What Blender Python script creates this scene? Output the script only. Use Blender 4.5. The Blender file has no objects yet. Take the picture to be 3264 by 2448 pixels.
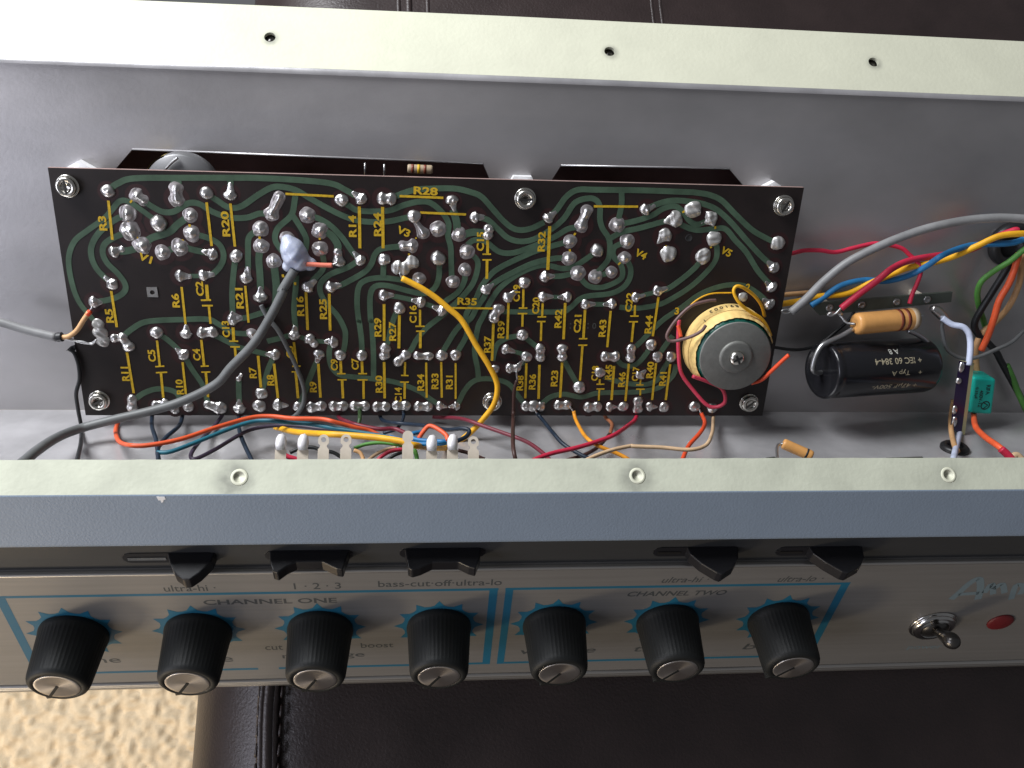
import bpy, math, random
import numpy as np
from mathutils import Matrix, Vector

# ------------------------------------------------------------------ camera, world, lamps
random.seed(7); RNG = np.random.RandomState(5)
scene = bpy.context.scene
COL = scene.collection
MM = 0.001
W_SRC, FOC = 3264.0, 1877.0 * 3264 / 2212
CX, CY = W_SRC / 2, 1224.0
H = 250.0                                             # camera height above the chassis rim, mm
PITCH, YAW, ROLL = [math.radians(a) for a in (-71.4150465, -17.04779361, 16.53514962)]

def camera_axes():
    cp, sp = math.cos(PITCH), math.sin(PITCH)
    fwd = np.array([0, cp, sp]); up = np.array([0, -sp, cp]); rt = np.array([1., 0, 0])
    c, s = math.cos(ROLL), math.sin(ROLL)
    rt, up = c * rt + s * up, -s * rt + c * up
    c, s = math.cos(YAW), math.sin(YAW)
    Z = np.array([[c, -s, 0], [s, c, 0], [0, 0, 1]])
    return Z @ rt, Z @ up, Z @ fwd
C_R, C_U, C_F = camera_axes()
C_O = np.array([0, 0, H])

cam = bpy.data.cameras.new('camera'); cam_ob = bpy.data.objects.new('camera', cam); COL.objects.link(cam_ob)
cam.sensor_width = 36; cam.lens = 36 * FOC / W_SRC; cam.clip_start = 0.01; cam.clip_end = 20
m = Matrix.Identity(4)
for i in range(3):
    m[i][0], m[i][1], m[i][2], m[i][3] = C_R[i], C_U[i], -C_F[i], C_O[i] * MM
cam_ob.matrix_world = m
scene.camera = cam_ob

world = bpy.data.worlds.new('World'); scene.world = world; world.use_nodes = True
bg = world.node_tree.nodes['Background']
bg.inputs[0].default_value = (0.92, 0.94, 1.0, 1); bg.inputs[1].default_value = 0.145

def area(name, loc, target, sx, sy, power, color):
    l = bpy.data.lights.new(name, 'AREA'); l.shape = 'RECTANGLE'; l.size = sx; l.size_y = sy
    l.energy = power; l.color = color
    o = bpy.data.objects.new(name, l); COL.objects.link(o); o.location = loc
    o.rotation_euler = (Vector(target) - Vector(loc)).to_track_quat('-Z', 'Y').to_euler()
    return o
area('window_light', (-0.46, 0.52, 0.47), (-0.12, 0.10, -0.04), 0.40, 0.34, 12.0, (0.95, 0.97, 1.0))
area('side_window_light', (-0.90, -0.28, 0.42), (-0.05, 0.05, -0.05), 0.60, 0.45, 5.5, (0.84, 0.86, 1.0))
area('carpet_bounce_fill', (-0.50, -0.80, 0.02), (-0.08, 0.0, -0.07), 0.42, 0.34, 1.3, (1.0, 0.84, 0.66))  # added fill standing in for warm bounce off the carpet
area('carpet_fill', (-0.62, -0.60, -0.10), (-0.17, -0.18, -0.42), 0.14, 0.14, 3.1, (1.0, 0.82, 0.58))  # added lamp that brightens the carpet, no known source

scene.view_settings.view_transform = 'Standard'; scene.view_settings.look = 'None'
scene.view_settings.exposure = 0.0; scene.view_settings.gamma = 1.0
scene.render.resolution_x, scene.render.resolution_y = 1024, 768

# ------------------------------------------------------------------ planes of the place (mm)
CROP = {'A': (100, 480), 'B': (800, 480), 'C': (1500, 480), 'D': (2000, 480), 'E': (0, 900), 'F': (700, 900),
        'G': (1400, 900), 'H': (2000, 900), 'I': (2464, 650), 'J': (2464, 950)}
KROP = {'1': (0, 1650), '2': (800, 1650), '3': (1550, 1650), '4': (2364, 1650)}
Z1, Z2 = 800 / 2212, 900 / 2212
def S(c, x, y):
    if c in CROP: return np.array([CROP[c][0] + x * Z1, CROP[c][1] + y * Z1])
    if c in KROP: return np.array([KROP[c][0] + x * Z2, KROP[c][1] + y * Z2])
    return np.array([x, y]) * (3264 / 2212)           # 'd': overview picture
def ray(s): return ((s[0] - CX) / FOC) * C_R - ((s[1] - CY) / FOC) * C_U + C_F
def tilt(a):
    a = math.radians(a); return np.array([0, math.cos(a), math.sin(a)]), np.array([0, -math.sin(a), math.cos(a)])
X1 = np.array([1., 0, 0])
class Frame:
    def __init__(self, o, ex, ey, en): self.o, self.x, self.y, self.n = np.array(o, float), ex, ey, en
    def w(self, u, v, h=0): return self.o + u * self.x + v * self.y + h * self.n
    def depth(self, s, h=0):
        d = ray(s); return ((self.o + h * self.n - C_O) @ self.n) / (d @ self.n)
    def hit(self, s, h=0): return C_O + self.depth(s, h) * ray(s)
    def uv(self, s, h=0):
        p = self.hit(s, h) - self.o; return np.array([p @ self.x, p @ self.y])
    def mat(self, u=0, v=0, h=0, rot=0):
        m = Matrix.Identity(4); p = self.w(u, v, h); c, s_ = math.cos(rot), math.sin(rot)
        ax, ay = c * self.x + s_ * self.y, -s_ * self.x + c * self.y
        for i in range(3): m[i][0], m[i][1], m[i][2], m[i][3] = ax[i], ay[i], self.n[i], p[i] * MM
        return m
ey, en = tilt(40.767)
PCB = Frame((-124.70, 156.767, -9.986), X1, ey, en)
WALL = Frame((0, 190.924, 0), X1, ey, en)
FLOOR = Frame((0, 95.46, -82.3), X1, en, ey)          # right-angle fold at the foot of the wall
RIM = Frame((0, 0, 0), X1, np.array([0, 1., 0]), np.array([0, 0, 1.]))
py_, pn_ = tilt(62.2)
PANEL = Frame((0, 12.87, -66), X1, py_, pn_)
ly_, ln_ = tilt(45)
LIP = Frame((0, 47.157, 0), X1, ly_, ln_)
FR = {'p': PCB, 'w': WALL, 'f': FLOOR, 'k': PANEL, 'z': RIM}

# ------------------------------------------------------------------ materials
MATS = {}
def mat(name, col, rough=0.5, metal=0.0, bump=0.0, bscale=200., var=0.0, vscale=60., col2=None, aniso=0, trans=0, coat=0,
        spec=0.5, stretch=None, rvar=0.0, sss=0, ior=1.45):
    if name in MATS: return MATS[name]
    M = bpy.data.materials.new(name); M.use_nodes = True; nt = M.node_tree; b = nt.nodes['Principled BSDF']
    b.inputs['Base Color'].default_value = (*col, 1); b.inputs['Roughness'].default_value = rough
    b.inputs['Metallic'].default_value = metal; b.inputs['Specular IOR Level'].default_value = spec
    b.inputs['IOR'].default_value = ior
    if trans: b.inputs['Transmission Weight'].default_value = trans
    if coat: b.inputs['Coat Weight'].default_value = coat; b.inputs['Coat Roughness'].default_value = .15
    if sss:
        b.inputs['Subsurface Weight'].default_value = sss; b.inputs['Subsurface Scale'].default_value = .003
        b.inputs['Subsurface Radius'].default_value = (1, 1, 1)
    tc = nt.nodes.new('ShaderNodeTexCoord'); mp = nt.nodes.new('ShaderNodeMapping')
    nt.links.new(tc.outputs['Object'], mp.inputs['Vector'])
    if stretch: mp.inputs['Scale'].default_value = stretch
    if var or col2 is not None or rvar:
        n = nt.nodes.new('ShaderNodeTexNoise'); n.inputs['Scale'].default_value = vscale; n.inputs['Detail'].default_value = 5
        n.inputs['Roughness'].default_value = .62
        nt.links.new(mp.outputs[0], n.inputs['Vector'])
        r = nt.nodes.new('ShaderNodeValToRGB')
        c2 = col2 if col2 is not None else tuple(c * (1 - var) for c in col)
        r.color_ramp.elements[0].position = .32; r.color_ramp.elements[1].position = .68
        r.color_ramp.elements[0].color = (*c2, 1); r.color_ramp.elements[1].color = (*[min(1, c * (1 + var * .5)) for c in col], 1)
        nt.links.new(n.outputs['Fac'], r.inputs['Fac'])
        if var or col2 is not None: nt.links.new(r.outputs[0], b.inputs['Base Color'])
        if rvar:
            mr = nt.nodes.new('ShaderNodeMapRange'); mr.inputs['To Min'].default_value = max(.02, rough - rvar)
            mr.inputs['To Max'].default_value = min(1, rough + rvar)
            nt.links.new(n.outputs['Fac'], mr.inputs['Value']); nt.links.new(mr.outputs[0], b.inputs['Roughness'])
    if bump:
        n2 = nt.nodes.new('ShaderNodeTexNoise'); n2.inputs['Scale'].default_value = bscale; n2.inputs['Detail'].default_value = 4
        nt.links.new(mp.outputs[0], n2.inputs['Vector'])
        bp = nt.nodes.new('ShaderNodeBump'); bp.inputs['Strength'].default_value = bump; bp.inputs['Distance'].default_value = .00022
        nt.links.new(n2.outputs['Fac'], bp.inputs['Height']); nt.links.new(bp.outputs[0], b.inputs['Normal'])
    if aniso:
        b.inputs['Anisotropic'].default_value = aniso
        t = nt.nodes.new('ShaderNodeTangent'); t.direction_type = 'RADIAL'; t.axis = 'Z'
        nt.links.new(t.outputs[0], b.inputs['Tangent'])
    MATS[name] = M; return M

mat('zinc_steel', (.455, .442, .445), .38, .78, bump=.14, bscale=900, var=.21, vscale=13, rvar=.13, stretch=(.6, 1, 1))
mat('zinc_floor', (.50, .49, .50),   .33, .50, bump=.10, bscale=700, var=.28, vscale=26, rvar=.14)
mat('cream_flange', (.60, .60, .47), .62, 0, bump=.30, bscale=700, var=.07, vscale=45)
mat('dimmed_flange', (.50, .515, .41), .62, 0, bump=.35, bscale=700, var=.12, vscale=70)  # flange cream darkened in its colour, in place of weaker light at the front
mat('blue_paint', (.215, .27, .345), .50, 0, bump=.35, bscale=1500, var=.05, vscale=40)
mat('bare_chip', (.8, .8, .8), .4)
mat('dark_strip', (.045, .046, .047), .45, .1, var=.25, vscale=30, stretch=(.05, 1, 1), bump=.1, bscale=900)
mat('brushed_aluminium', (.245, .238, .228), .50, .45, var=.08, vscale=500, stretch=(.03, 1, 1), bump=.06, bscale=900)
mat('bright_trim', (.46, .445, .42), .34, .85, var=.08, vscale=300, stretch=(.05, 1, 1))
mat('groove', (.02, .02, .02), .6)
mat('blue_print', (.012, .115, .195), .5)
mat('black_print', (.055, .06, .062), .55)
mat('knob_plastic', (.012, .013, .013), .55, spec=.3)
mat('spun_cap', (.43, .40, .37), .34, .9, aniso=.75, var=.05, vscale=400)
mat('rocker_plastic', (.012, .012, .014), .30)
mat('red_lens', (.13, .010, .012), .5)
mat('chrome', (.55, .54, .52), .18, 1, var=.1, vscale=300)
mat('dark_metal', (.10, .095, .09), .3, .9)
mat('board_face', (.0165, .0112, .0105), .40, 0, var=.35, vscale=50, bump=.05, bscale=600)
mat('board_edge', (.30, .20, .18), .6, var=.2, vscale=300)
mat('pad_halo', (.026, .0075, .0075), .5)
mat('green_trace', (.064, .110, .070), .40, 0, var=.3, vscale=130, bump=.15, bscale=500)
mat('yellow_print', (.60, .38, .014), .6, var=.25, vscale=900)
mat('grey_print', (.06, .065, .06), .6)
mat('solder', (.56, .545, .53), .34, 1, bump=.08, bscale=400, rvar=.08, vscale=300)
mat('solder_flat', (.33, .305, .30), .42, .55, bump=.1, bscale=500, var=.2, vscale=300)
mat('solder_matte', (.50, .49, .47), .42, .6, bump=.2, bscale=500, var=.15, vscale=400)
mat('screw_steel', (.62, .60, .55), .24, 1, bump=.2, bscale=500, var=.15, vscale=400)
mat('standoff_metal', (.85, .85, .86), .35, .1)
mat('hot_glue', (.68, .73, .90), .22, 0, trans=.35, sss=.5, bump=.2, bscale=300)
mat('paper_tape', (.82, .58, .22), .55, var=.22, vscale=120, bump=.2, bscale=300)
mat('winding', (.006, .075, .055), .35)
mat('grey_washer', (.19, .19, .175), .55, .35, var=.12, vscale=400, bump=.25, bscale=1500)
mat('washer_rim', (.30, .30, .29), .5, .4)
mat('resistor_tan', (.60, .30, .095), .38, var=.14, vscale=150, bump=.1, bscale=600)
mat('resistor_band', (.16, .035, .015), .45)
mat('resistor_grey', (.35, .27, .18), .5)
mat('lead_wire', (.42, .42, .42), .35, .9)
mat('cap_sleeve', (.010, .010, .012), .22, 0, bump=.12, bscale=250)
mat('cap_end', (.17, .17, .175), .45, .1)
mat('white_ink', (.55, .55, .50), .6)
mat('gold_ink', (.40, .35, .24), .6)
mat('teal_box', (.006, .42, .34), .35)
mat('teal_ink', (.01, .03, .03), .6)
mat('purple_board', (.022, .012, .05), .35)
mat('fr4_edge', (.42, .40, .22), .6)
mat('terminal_fibre', (.075, .088, .072), .5, var=.3, vscale=120)
mat('lug_tin', (.58, .51, .42), .4, .25, var=.1, vscale=300)
mat('lug_solder', (.74, .72, .73), .4, .2, bump=.4, bscale=500)
mat('rubber', (.012, .012, .013), .45)
mat('leather', (.025, .0155, .0145), .40, 0, spec=.7, bump=.8, bscale=900, var=.25, vscale=30, rvar=.06)
mat('carpet', (.62, .50, .335), .95, col2=(.50, .39, .25), vscale=120, bump=.6, bscale=500)
mat('cutout_light_block', (.13, .075, .07), .3, 0, var=.3, vscale=40)
mat('faint_blue', (.15, .20, .225), .5)
mat('can_grey', (.17, .17, .175), .4, .4)
mat('can_yellow', (.55, .42, .14), .5)
WC = dict(grey=(.13, .135, .135), lightgrey=(.21, .21, .21), yellow=(.78, .40, .015), orange=(.70, .10, .03), teal=(.012, .12, .17),
          blue=(.02, .16, .36), navy=(.008, .018, .035), purple=(.05, .035, .06), darkred=(.16, .015, .03), red=(.50, .02, .055),
          brown=(.05, .022, .018), rust=(.30, .11, .05), beige=(.62, .43, .26), tan=(.58, .34, .16), black=(.010, .011, .012),
          green=(.09, .28, .05), darkgreen=(.03, .07, .02), white=(.55, .60, .75), salmon=(.75, .20, .13), amber=(.75, .30, .02),
          pink=(.52, .04, .08), mauve=(.14, .08, .075), silver=(.5, .5, .5), vermilion=(.66, .07, .02))
for k_, c_ in WC.items(): mat('wire_' + k_, c_, .48, 0.0 if k_ != 'silver' else .9, var=.24, vscale=95, bump=.05, bscale=400)

# ------------------------------------------------------------------ mesh helpers
class MB:
    def __init__(self): self.v, self.f, self.m, self.s = [], [], [], []
    def add(self, verts, faces, mi=0, smooth=True):
        n = len(self.v); self.v += [tuple(map(float, p)) for p in verts]
        for f in faces: self.f.append([i + n for i in f]); self.m.append(mi); self.s.append(smooth)
    def box(self, fr, u0, u1, v0, v1, h0, h1, mi=0):
        P = [fr.w(u, v, h) for h in (h0, h1) for v in (v0, v1) for u in (u0, u1)]
        self.add(P, [(0, 2, 3, 1), (4, 5, 7, 6), (0, 1, 5, 4), (2, 6, 7, 3), (0, 4, 6, 2), (1, 3, 7, 5)], mi, False)
    def prism(self, fr, pts, h0, h1, mi=0, smooth=False):
        n = len(pts); P = [fr.w(u, v, h0) for u, v in pts] + [fr.w(u, v, h1) for u, v in pts]
        self.add(P, [list(range(n))[::-1], list(range(n, 2 * n))] + [(i, (i + 1) % n, n + (i + 1) % n, n + i) for i in range(n)], mi, smooth)
    def lathe(self, o, ax, prof, n=24, mi=0, smooth=True, rx=None):
        ax = np.array(ax, float); ax /= np.linalg.norm(ax)
        a = np.cross(ax, [0, 0, 1.]) if abs(ax[2]) < .9 else np.cross(ax, [1., 0, 0])
        if rx is not None: a = rx - (rx @ ax) * ax
        a /= np.linalg.norm(a); b = np.cross(ax, a); o = np.array(o, float)
        P = []; F = []
        for r, h in prof:
            for i in range(n):
                t = 2 * math.pi * i / n; P.append(o + ax * h + r * (math.cos(t) * a + math.sin(t) * b))
        for j in range(len(prof) - 1):
            for i in range(n): F.append((j * n + i, j * n + (i + 1) % n, (j + 1) * n + (i + 1) % n, (j + 1) * n + i))
        if prof[-1][0] > 1e-6: F.append(list(range((len(prof) - 1) * n, len(prof) * n)))
        if prof[0][0] > 1e-6: F.append(list(range(n))[::-1])
        self.add(P, F, mi, smooth)
    def tube(self, pts, r, n=9, mi=0, cap=True):
        pts = np.array(pts, float); N = len(pts); rr = np.broadcast_to(np.array(r, float), (N,))
        T = np.gradient(pts, axis=0); T /= np.linalg.norm(T, axis=1)[:, None] + 1e-12
        a = np.cross(T[0], [0.3, .2, 1.]); a /= np.linalg.norm(a); P = []; F = []
        for i in range(N):
            a = a - (a @ T[i]) * T[i]; a /= np.linalg.norm(a); b = np.cross(T[i], a)
            for k in range(n):
                t = 2 * math.pi * k / n; P.append(pts[i] + rr[i] * (math.cos(t) * a + math.sin(t) * b))
        for i in range(N - 1):
            for k in range(n): F.append((i * n + k, i * n + (k + 1) % n, (i + 1) * n + (k + 1) % n, (i + 1) * n + k))
        if cap: F.append(list(range(n))[::-1]); F.append(list(range((N - 1) * n, N * n)))
        self.add(P, F, mi, True)
    def mesh(self, name, mats, org=(0, 0, 0), scale=MM):
        me = bpy.data.meshes.new(name); o = np.array(org, float)
        V = (np.array(self.v) - o) * scale
        me.from_pydata([tuple(p) for p in V], [], self.f)
        me.polygons.foreach_set('material_index', self.m); me.polygons.foreach_set('use_smooth', self.s)
        for k in (mats if isinstance(mats, (list, tuple)) else [mats]): me.materials.append(MATS[k])
        me.validate(); me.update(); return me
    def build(self, name, mats, parent=None, org=None):
        """vertices are in world mm; parent roots never rotate or scale"""
        if org is None: org = np.array(parent['_o']) if parent is not None and '_o' in parent else np.array(self.v).mean(0)
        ob = bpy.data.objects.new(name, self.mesh(name, mats, org)); COL.objects.link(ob)
        if parent is not None:
            ob.parent = parent
            if '_o' not in parent: pass
        else: ob.location = Vector(org) * MM
        ob['_o'] = [float(c) for c in org]
        return ob
def tag(o, label, cat, group=None, kind=None):
    if label: o['label'] = label
    if cat: o['category'] = cat
    if group: o['group'] = group
    if kind: o['kind'] = kind
    return o
def root(name, org, label, cat, group=None):
    o = bpy.data.objects.new(name, None); COL.objects.link(o); o.location = Vector(org) * MM
    o.empty_display_size = .01; o['_o'] = [float(c) for c in org]
    return tag(o, label, cat, group)
def eval_curve(cu):
    ob = bpy.data.objects.new('tmp', cu); COL.objects.link(ob)
    dg = bpy.context.evaluated_depsgraph_get(); dg.update()
    me = bpy.data.meshes.new_from_object(ob.evaluated_get(dg))
    V = np.array([v.co[:] for v in me.vertices]); F = [list(p.vertices) for p in me.polygons]
    bpy.data.objects.remove(ob); bpy.data.meshes.remove(me); bpy.data.curves.remove(cu)
    return V, F
def fill2d(loops, h0, h1):
    cu = bpy.data.curves.new('c', 'CURVE'); cu.dimensions = '2D'; cu.fill_mode = 'BOTH'; cu.extrude = (h1 - h0) / 2
    for L in loops:
        sp = cu.splines.new('POLY'); sp.points.add(len(L) - 1); sp.use_cyclic_u = True
        for p, q in zip(sp.points, L): p.co = (q[0], q[1], 0, 1)
    V, F = eval_curve(cu); V[:, 2] += (h0 + h1) / 2
    return V, F
TXT = {}
def text2d(s, bold=.0):
    if (s, bold) not in TXT:
        cu = bpy.data.curves.new('t', 'FONT'); cu.body = s; cu.align_x = 'LEFT'; cu.offset = bold; cu.size = 1; cu.resolution_u = 4
        V, F = eval_curve(cu)
        lo, hi = V.min(0), V.max(0); V = V - (lo + hi) / 2
        TXT[(s, bold)] = (V, F, hi[0] - lo[0], hi[1] - lo[1])
    return TXT[(s, bold)]
def add_text(mb, fr, s, u, v, h, rot=0, height=2., length=None, bold=.0, mi=0, shear=0, flip=False):
    V, F, w, hh = text2d(s, bold)
    sy = height / hh; sx = length / w if length else sy
    c, sn = math.cos(rot), math.sin(rot); P = []
    for x, y, _ in V:
        x, y = x * sx, y * sy; x += shear * y
        P.append(fr.w(u + c * x - sn * y, v + sn * x + c * y, h))
    mb.add(P, F, mi, False)
def circle(u, v, r, n=28, a0=0): return [(u + r * math.cos(a0 + 2 * math.pi * i / n), v + r * math.sin(a0 + 2 * math.pi * i / n)) for i in range(n)]
def crom(P, k=8):
    P = np.array(P, float)
    if len(P) < 3: return np.array([P[0] + (P[-1] - P[0]) * t for t in np.linspace(0, 1, k)])
    Q = np.vstack([2 * P[0] - P[1], P, 2 * P[-1] - P[-2]]); out = []
    for i in range(1, len(Q) - 2):
        p0, p1, p2, p3 = Q[i - 1:i + 3]
        for t in np.linspace(0, 1, k, endpoint=False):
            out.append(.5 * (2 * p1 + (p2 - p0) * t + (2 * p0 - 5 * p1 + 4 * p2 - p3) * t * t + (3 * p1 - p0 - 3 * p2 + p3) * t ** 3))
    out.append(P[-1]); return np.array(out)
def seq(s):
    """'A 10,20 30,40 B 5,6' -> list of picture points"""
    out = []; c = None
    for t in s.split():
        if ',' in t: x, y = t.split(','); out.append(S(c, float(x), float(y)))
        else: c = t
    return out
def path3(pts, ds, k=8):
    """picture points + depth rules [(fraction, plane, offset), ...] -> smooth 3-D path in mm"""
    s = crom(pts, k); L = np.r_[0, np.cumsum(np.linalg.norm(np.diff(s, axis=0), axis=1))]; L /= L[-1]; out = []
    for q, t in zip(s, L):
        i = 0
        while i < len(ds) - 2 and t > ds[i + 1][0]: i += 1
        if len(ds) == 1: d = FR[ds[0][1]].depth(q, ds[0][2])
        else:
            a, b = ds[i], ds[i + 1]; w = min(1, max(0, (t - a[0]) / max(1e-6, b[0] - a[0])))
            da, db = FR[a[1]].depth(q, a[2]), FR[b[1]].depth(q, b[2])
            if a[1] == b[1]: d = FR[a[1]].depth(q, a[2] + w * (b[2] - a[2]))
            else:
                w = w * w * (3 - 2 * w); d = 1 / ((1 - w) / da + w / db)
        out.append(C_O + d * ray(q))
    return np.array(out)
def R_OF(z, p): return z * Z1 / FOC * ((p - C_O) @ C_F)   # picture half-width -> radius at that point

# ------------------------------------------------------------------ surroundings: carpet and leather sofa
ZL = -114.0
def hitz(x, y, z): return RIM.hit(S('d', x, y), z)
def carpet():
    n = 430; x = np.linspace(-580, 80, n); y = np.linspace(-460, 200, n); X, Y = np.meshgrid(x, y)
    def noise(sc, seed):
        r = np.random.RandomState(seed); g = r.rand(150, 150)
        fx, fy = (X / sc) % 149, (Y / sc) % 149; ix, iy = fx.astype(int), fy.astype(int); tx, ty = fx - ix, fy - iy
        tx, ty = tx * tx * (3 - 2 * tx), ty * ty * (3 - 2 * ty)
        return (g[iy, ix] * (1 - tx) + g[iy, ix + 1] * tx) * (1 - ty) + (g[iy + 1, ix] * (1 - tx) + g[iy + 1, ix + 1] * tx) * ty
    Z = -430 + 2.5 * noise(9, 1) + 4.4 * noise(4.6, 2) + 2.4 * noise(3.0, 3)
    mb = MB(); mb.add(np.stack([X, Y, Z], -1).reshape(-1, 3), [(j * n + i, j * n + i + 1, (j + 1) * n + i + 1, (j + 1) * n + i) for j in range(n - 1) for i in range(n - 1)])
    o = mb.build('carpet', 'carpet'); o['kind'] = 'structure'
carpet()
def sofa():
    xl = hitz(452, 1575, ZL)[0]
    r = root('leather_sofa', (xl + 300, 100, ZL), 'dark brown leather sofa seat under the open amplifier, with stitched seams', 'sofa')
    rad = 60.; prof = [(xl - rad + 8, -440.)] + [(xl + rad - 8 - rad * 1.0 * math.cos(t) - 10, ZL - rad + rad * math.sin(t)) for t in np.linspace(0, math.pi / 2, 12)]
    prof += [(x, ZL) for x in np.linspace(xl + rad - 8, 900, 60)]
    ys = np.linspace(-420, 620, 90); mb = MB(); P = []
    for yy in ys:
        for k, (xx, zz) in enumerate(prof):
            sag = -3 * math.sin(xx * .013 + 1) * math.sin(yy * .009) if k > 13 else 0
            P.append((xx, yy, zz + sag))
    n = len(prof); mb.add(P, [(j * n + i, j * n + i + 1, (j + 1) * n + i + 1, (j + 1) * n + i) for j in range(len(ys) - 1) for i in range(n - 1)])
    mb.build('seat_cushion', 'leather', r)
    for px, py, y0, y1, rr in ((564, 1600, -420, 60, 1.9), (578, 1600, -420, 60, 2.6), (592, 1600, -420, 60, 1.6),
                               (862, 4, 60, 620, 1.6), (884, 4, 60, 620, 2.0), (925, 4, 60, 620, 1.5), (1410, 4, 60, 620, 1.3), (1430, 20, 60, 620, 1.3)):
        x = hitz(px, py, ZL)[0]; mb = MB()
        mb.tube([(x + .5 * math.sin(t * .11), t, ZL - .9 - 3 * math.sin(x * .013 + 1) * math.sin(t * .009)) for t in np.linspace(y0, y1, 60)], rr, 8)
        mb.build('seam', 'leather', r)
    for px in (554, 603):
        x = hitz(px, 1600, ZL)[0]
        for t in np.arange(-200, 20, 7.):
            z = ZL + .35 - 3 * math.sin(x * .013 + 1) * math.sin(t * .009); mb = MB()
            mb.tube([(x, t, z - .5), (x + .1, t + 1, z), (x + .3, t + 3.6, z), (x + .4, t + 4.6, z - .5)], .55, 6); mb.build('stitch', 'leather', r)
sofa()

# ------------------------------------------------------------------ the chassis
XL, XR = -235., 330.
chassis = root('amplifier_chassis', (30, 60, -100), 'open steel amplifier chassis with seven black knobs on its silver front panel', 'amplifier')
def plate(name, fr, loops, h0, h1, m, parent=chassis):
    V, F = fill2d(loops, h0, h1); mb = MB(); mb.add([fr.w(*p) for p in V], F, 0, False); return mb.build(name, m, parent)
def edge_v(fr, pts, h=0): return [tuple(fr.uv(S('d', x, y), h)) for x, y in pts]
# rear flange: its two long edges are slightly bowed, as in a bent sheet
yo = 216.1; yi = 190.92
holesT = [(RIM.uv(S('d', x, y)), 1.9) for x, y in ((583, 80), (1317, 111), (1887, 134))]
loop = [(XL, yi + 1), (-120, yi + .3), (30, yi + .3), (180, yi), (XR, yi), (XR, yo - 1.4), (180, yo - .6), (30, yo), (-60, yo - .2), (-120, yo - .5), (XL, yo - 1)]
def grime(name, base, spots, reach):
    M = MATS[base].copy(); M.name = name; MATS[name] = M; nt = M.node_tree; b = nt.nodes['Principled BSDF']
    src = b.inputs['Base Color'].links[0].from_socket; tc = nt.nodes.new('ShaderNodeTexCoord'); prev = src
    nz = nt.nodes.new('ShaderNodeTexNoise'); nz.inputs['Scale'].default_value = 260; nz.inputs['Detail'].default_value = 4; nt.links.new(tc.outputs['Object'], nz.inputs['Vector'])
    for p, k in spots:
        d = nt.nodes.new('ShaderNodeVectorMath'); d.operation = 'DISTANCE'; nt.links.new(tc.outputs['Object'], d.inputs[0])
        d.inputs[1].default_value = [(p[i] - chassis['_o'][i]) * MM for i in range(3)]
        mr = nt.nodes.new('ShaderNodeMapRange'); mr.interpolation_type = 'SMOOTHERSTEP'; nt.links.new(d.outputs['Value'], mr.inputs['Value'])
        mr.inputs['From Min'].default_value = .0010; mr.inputs['From Max'].default_value = reach; mr.inputs['To Min'].default_value = k; mr.inputs['To Max'].default_value = 0
        mu = nt.nodes.new('ShaderNodeMath'); mu.operation = 'MULTIPLY'; nt.links.new(mr.outputs[0], mu.inputs[0]); nt.links.new(nz.outputs['Fac'], mu.inputs[1])
        mx = nt.nodes.new('ShaderNodeMix'); mx.data_type = 'RGBA'; nt.links.new(mu.outputs[0], mx.inputs[0]); nt.links.new(prev, mx.inputs[6]); mx.inputs[7].default_value = (.10, .10, .09, 1); prev = mx.outputs[2]
    nt.links.new(prev, b.inputs['Base Color'])
grime('rear_grime', 'cream_flange', [((q[0] + .3, q[1] - .4, 0), .9) for q, r in holesT], .0042)
plate('rear_flange', RIM, [loop] + [circle(q[0], q[1], r) for q, r in holesT], -1.2, 0, 'rear_grime')
for q, r in holesT:
    mb = MB(); mb.lathe((q[0], q[1], -1.6), (0, 0, 1), [(0, -4), (r + .5, -4), (r + .5, -1), (r + .02, -.2), (r + .02, .3)], 20); mb.build('screw_clip', 'dark_metal', chassis)
mb = MB(); mb.box(RIM, holesT[0][0][0] - 2.6, holesT[0][0][0] + 2.2, holesT[0][0][1] - 1.7, holesT[0][0][1] + 1.2, -3.4, -2.6); mb.build('speed_nut', 'standoff_metal', chassis)
# rounded bend from flange to wall
mb = MB(); P = []; a0 = math.radians(40.767); rb = 2.6
prof = [(yi + .3 - .01, -.02)]
for t in np.linspace(0, 1, 8):
    a = t * a0; prof.append((yi - rb * math.sin(a) * 1.0 - .0, -rb * (1 - math.cos(a)) - .02))
mb.add([(x, y, z) for x in np.linspace(XL, XR, 2) for y, z in prof], [(i, i + 1, len(prof) + i + 1, len(prof) + i) for i in range(len(prof) - 1)])
bend_end = prof[-1]; mb.build('wall_bend', 'zinc_floor', chassis)
# back wall with the two bevelled cut-outs behind the board
WALLH = WALL
cut1 = edge_v(WALL, [(286, 322), (1043, 353), (1072, 420), (1072, 640), (215, 640), (232, 385)])
cut2 = edge_v(WALL, [(1212, 357), (1575, 364), (1622, 420), (1622, 640), (1165, 640), (1172, 420)])
vtop = -math.hypot(bend_end[0] - yi, bend_end[1]) + .2
vbot = -math.hypot(190.924 - 95.46, 82.3)
plate('back_wall', WALL, [[(XL, vbot), (XR, vbot), (XR, vtop), (XL, vtop)], cut1, cut2], -1.2, 0, 'zinc_steel')
for cc in (cut1, cut2):
    mb = MB(); mb.tube([WALL.w(*cc[0], .02), WALL.w(*cc[1], .02)], .32, 8); mb.build('cutout_edge', 'zinc_floor', chassis)
mb = MB(); mb.box(WALL, -175, 160, -75, -9, -24, -22); mb.build('cutout_light_block', 'cutout_light_block', chassis)  # brown plate added behind the cut-outs to keep stray light out
mb = MB(); mb.box(FLOOR, XL, XR, .05, 66, -1.2, 0); mb.build('floor_plate', 'zinc_floor', chassis)
mb = MB(); mb.box(RIM, XL, XR, yo - 1.6, yo - .5, ZL + 6, -1.25); mb.build('rear_light_block', 'zinc_steel', chassis)  # unseen plate added at the rear so light cannot leak under the wall
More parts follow.
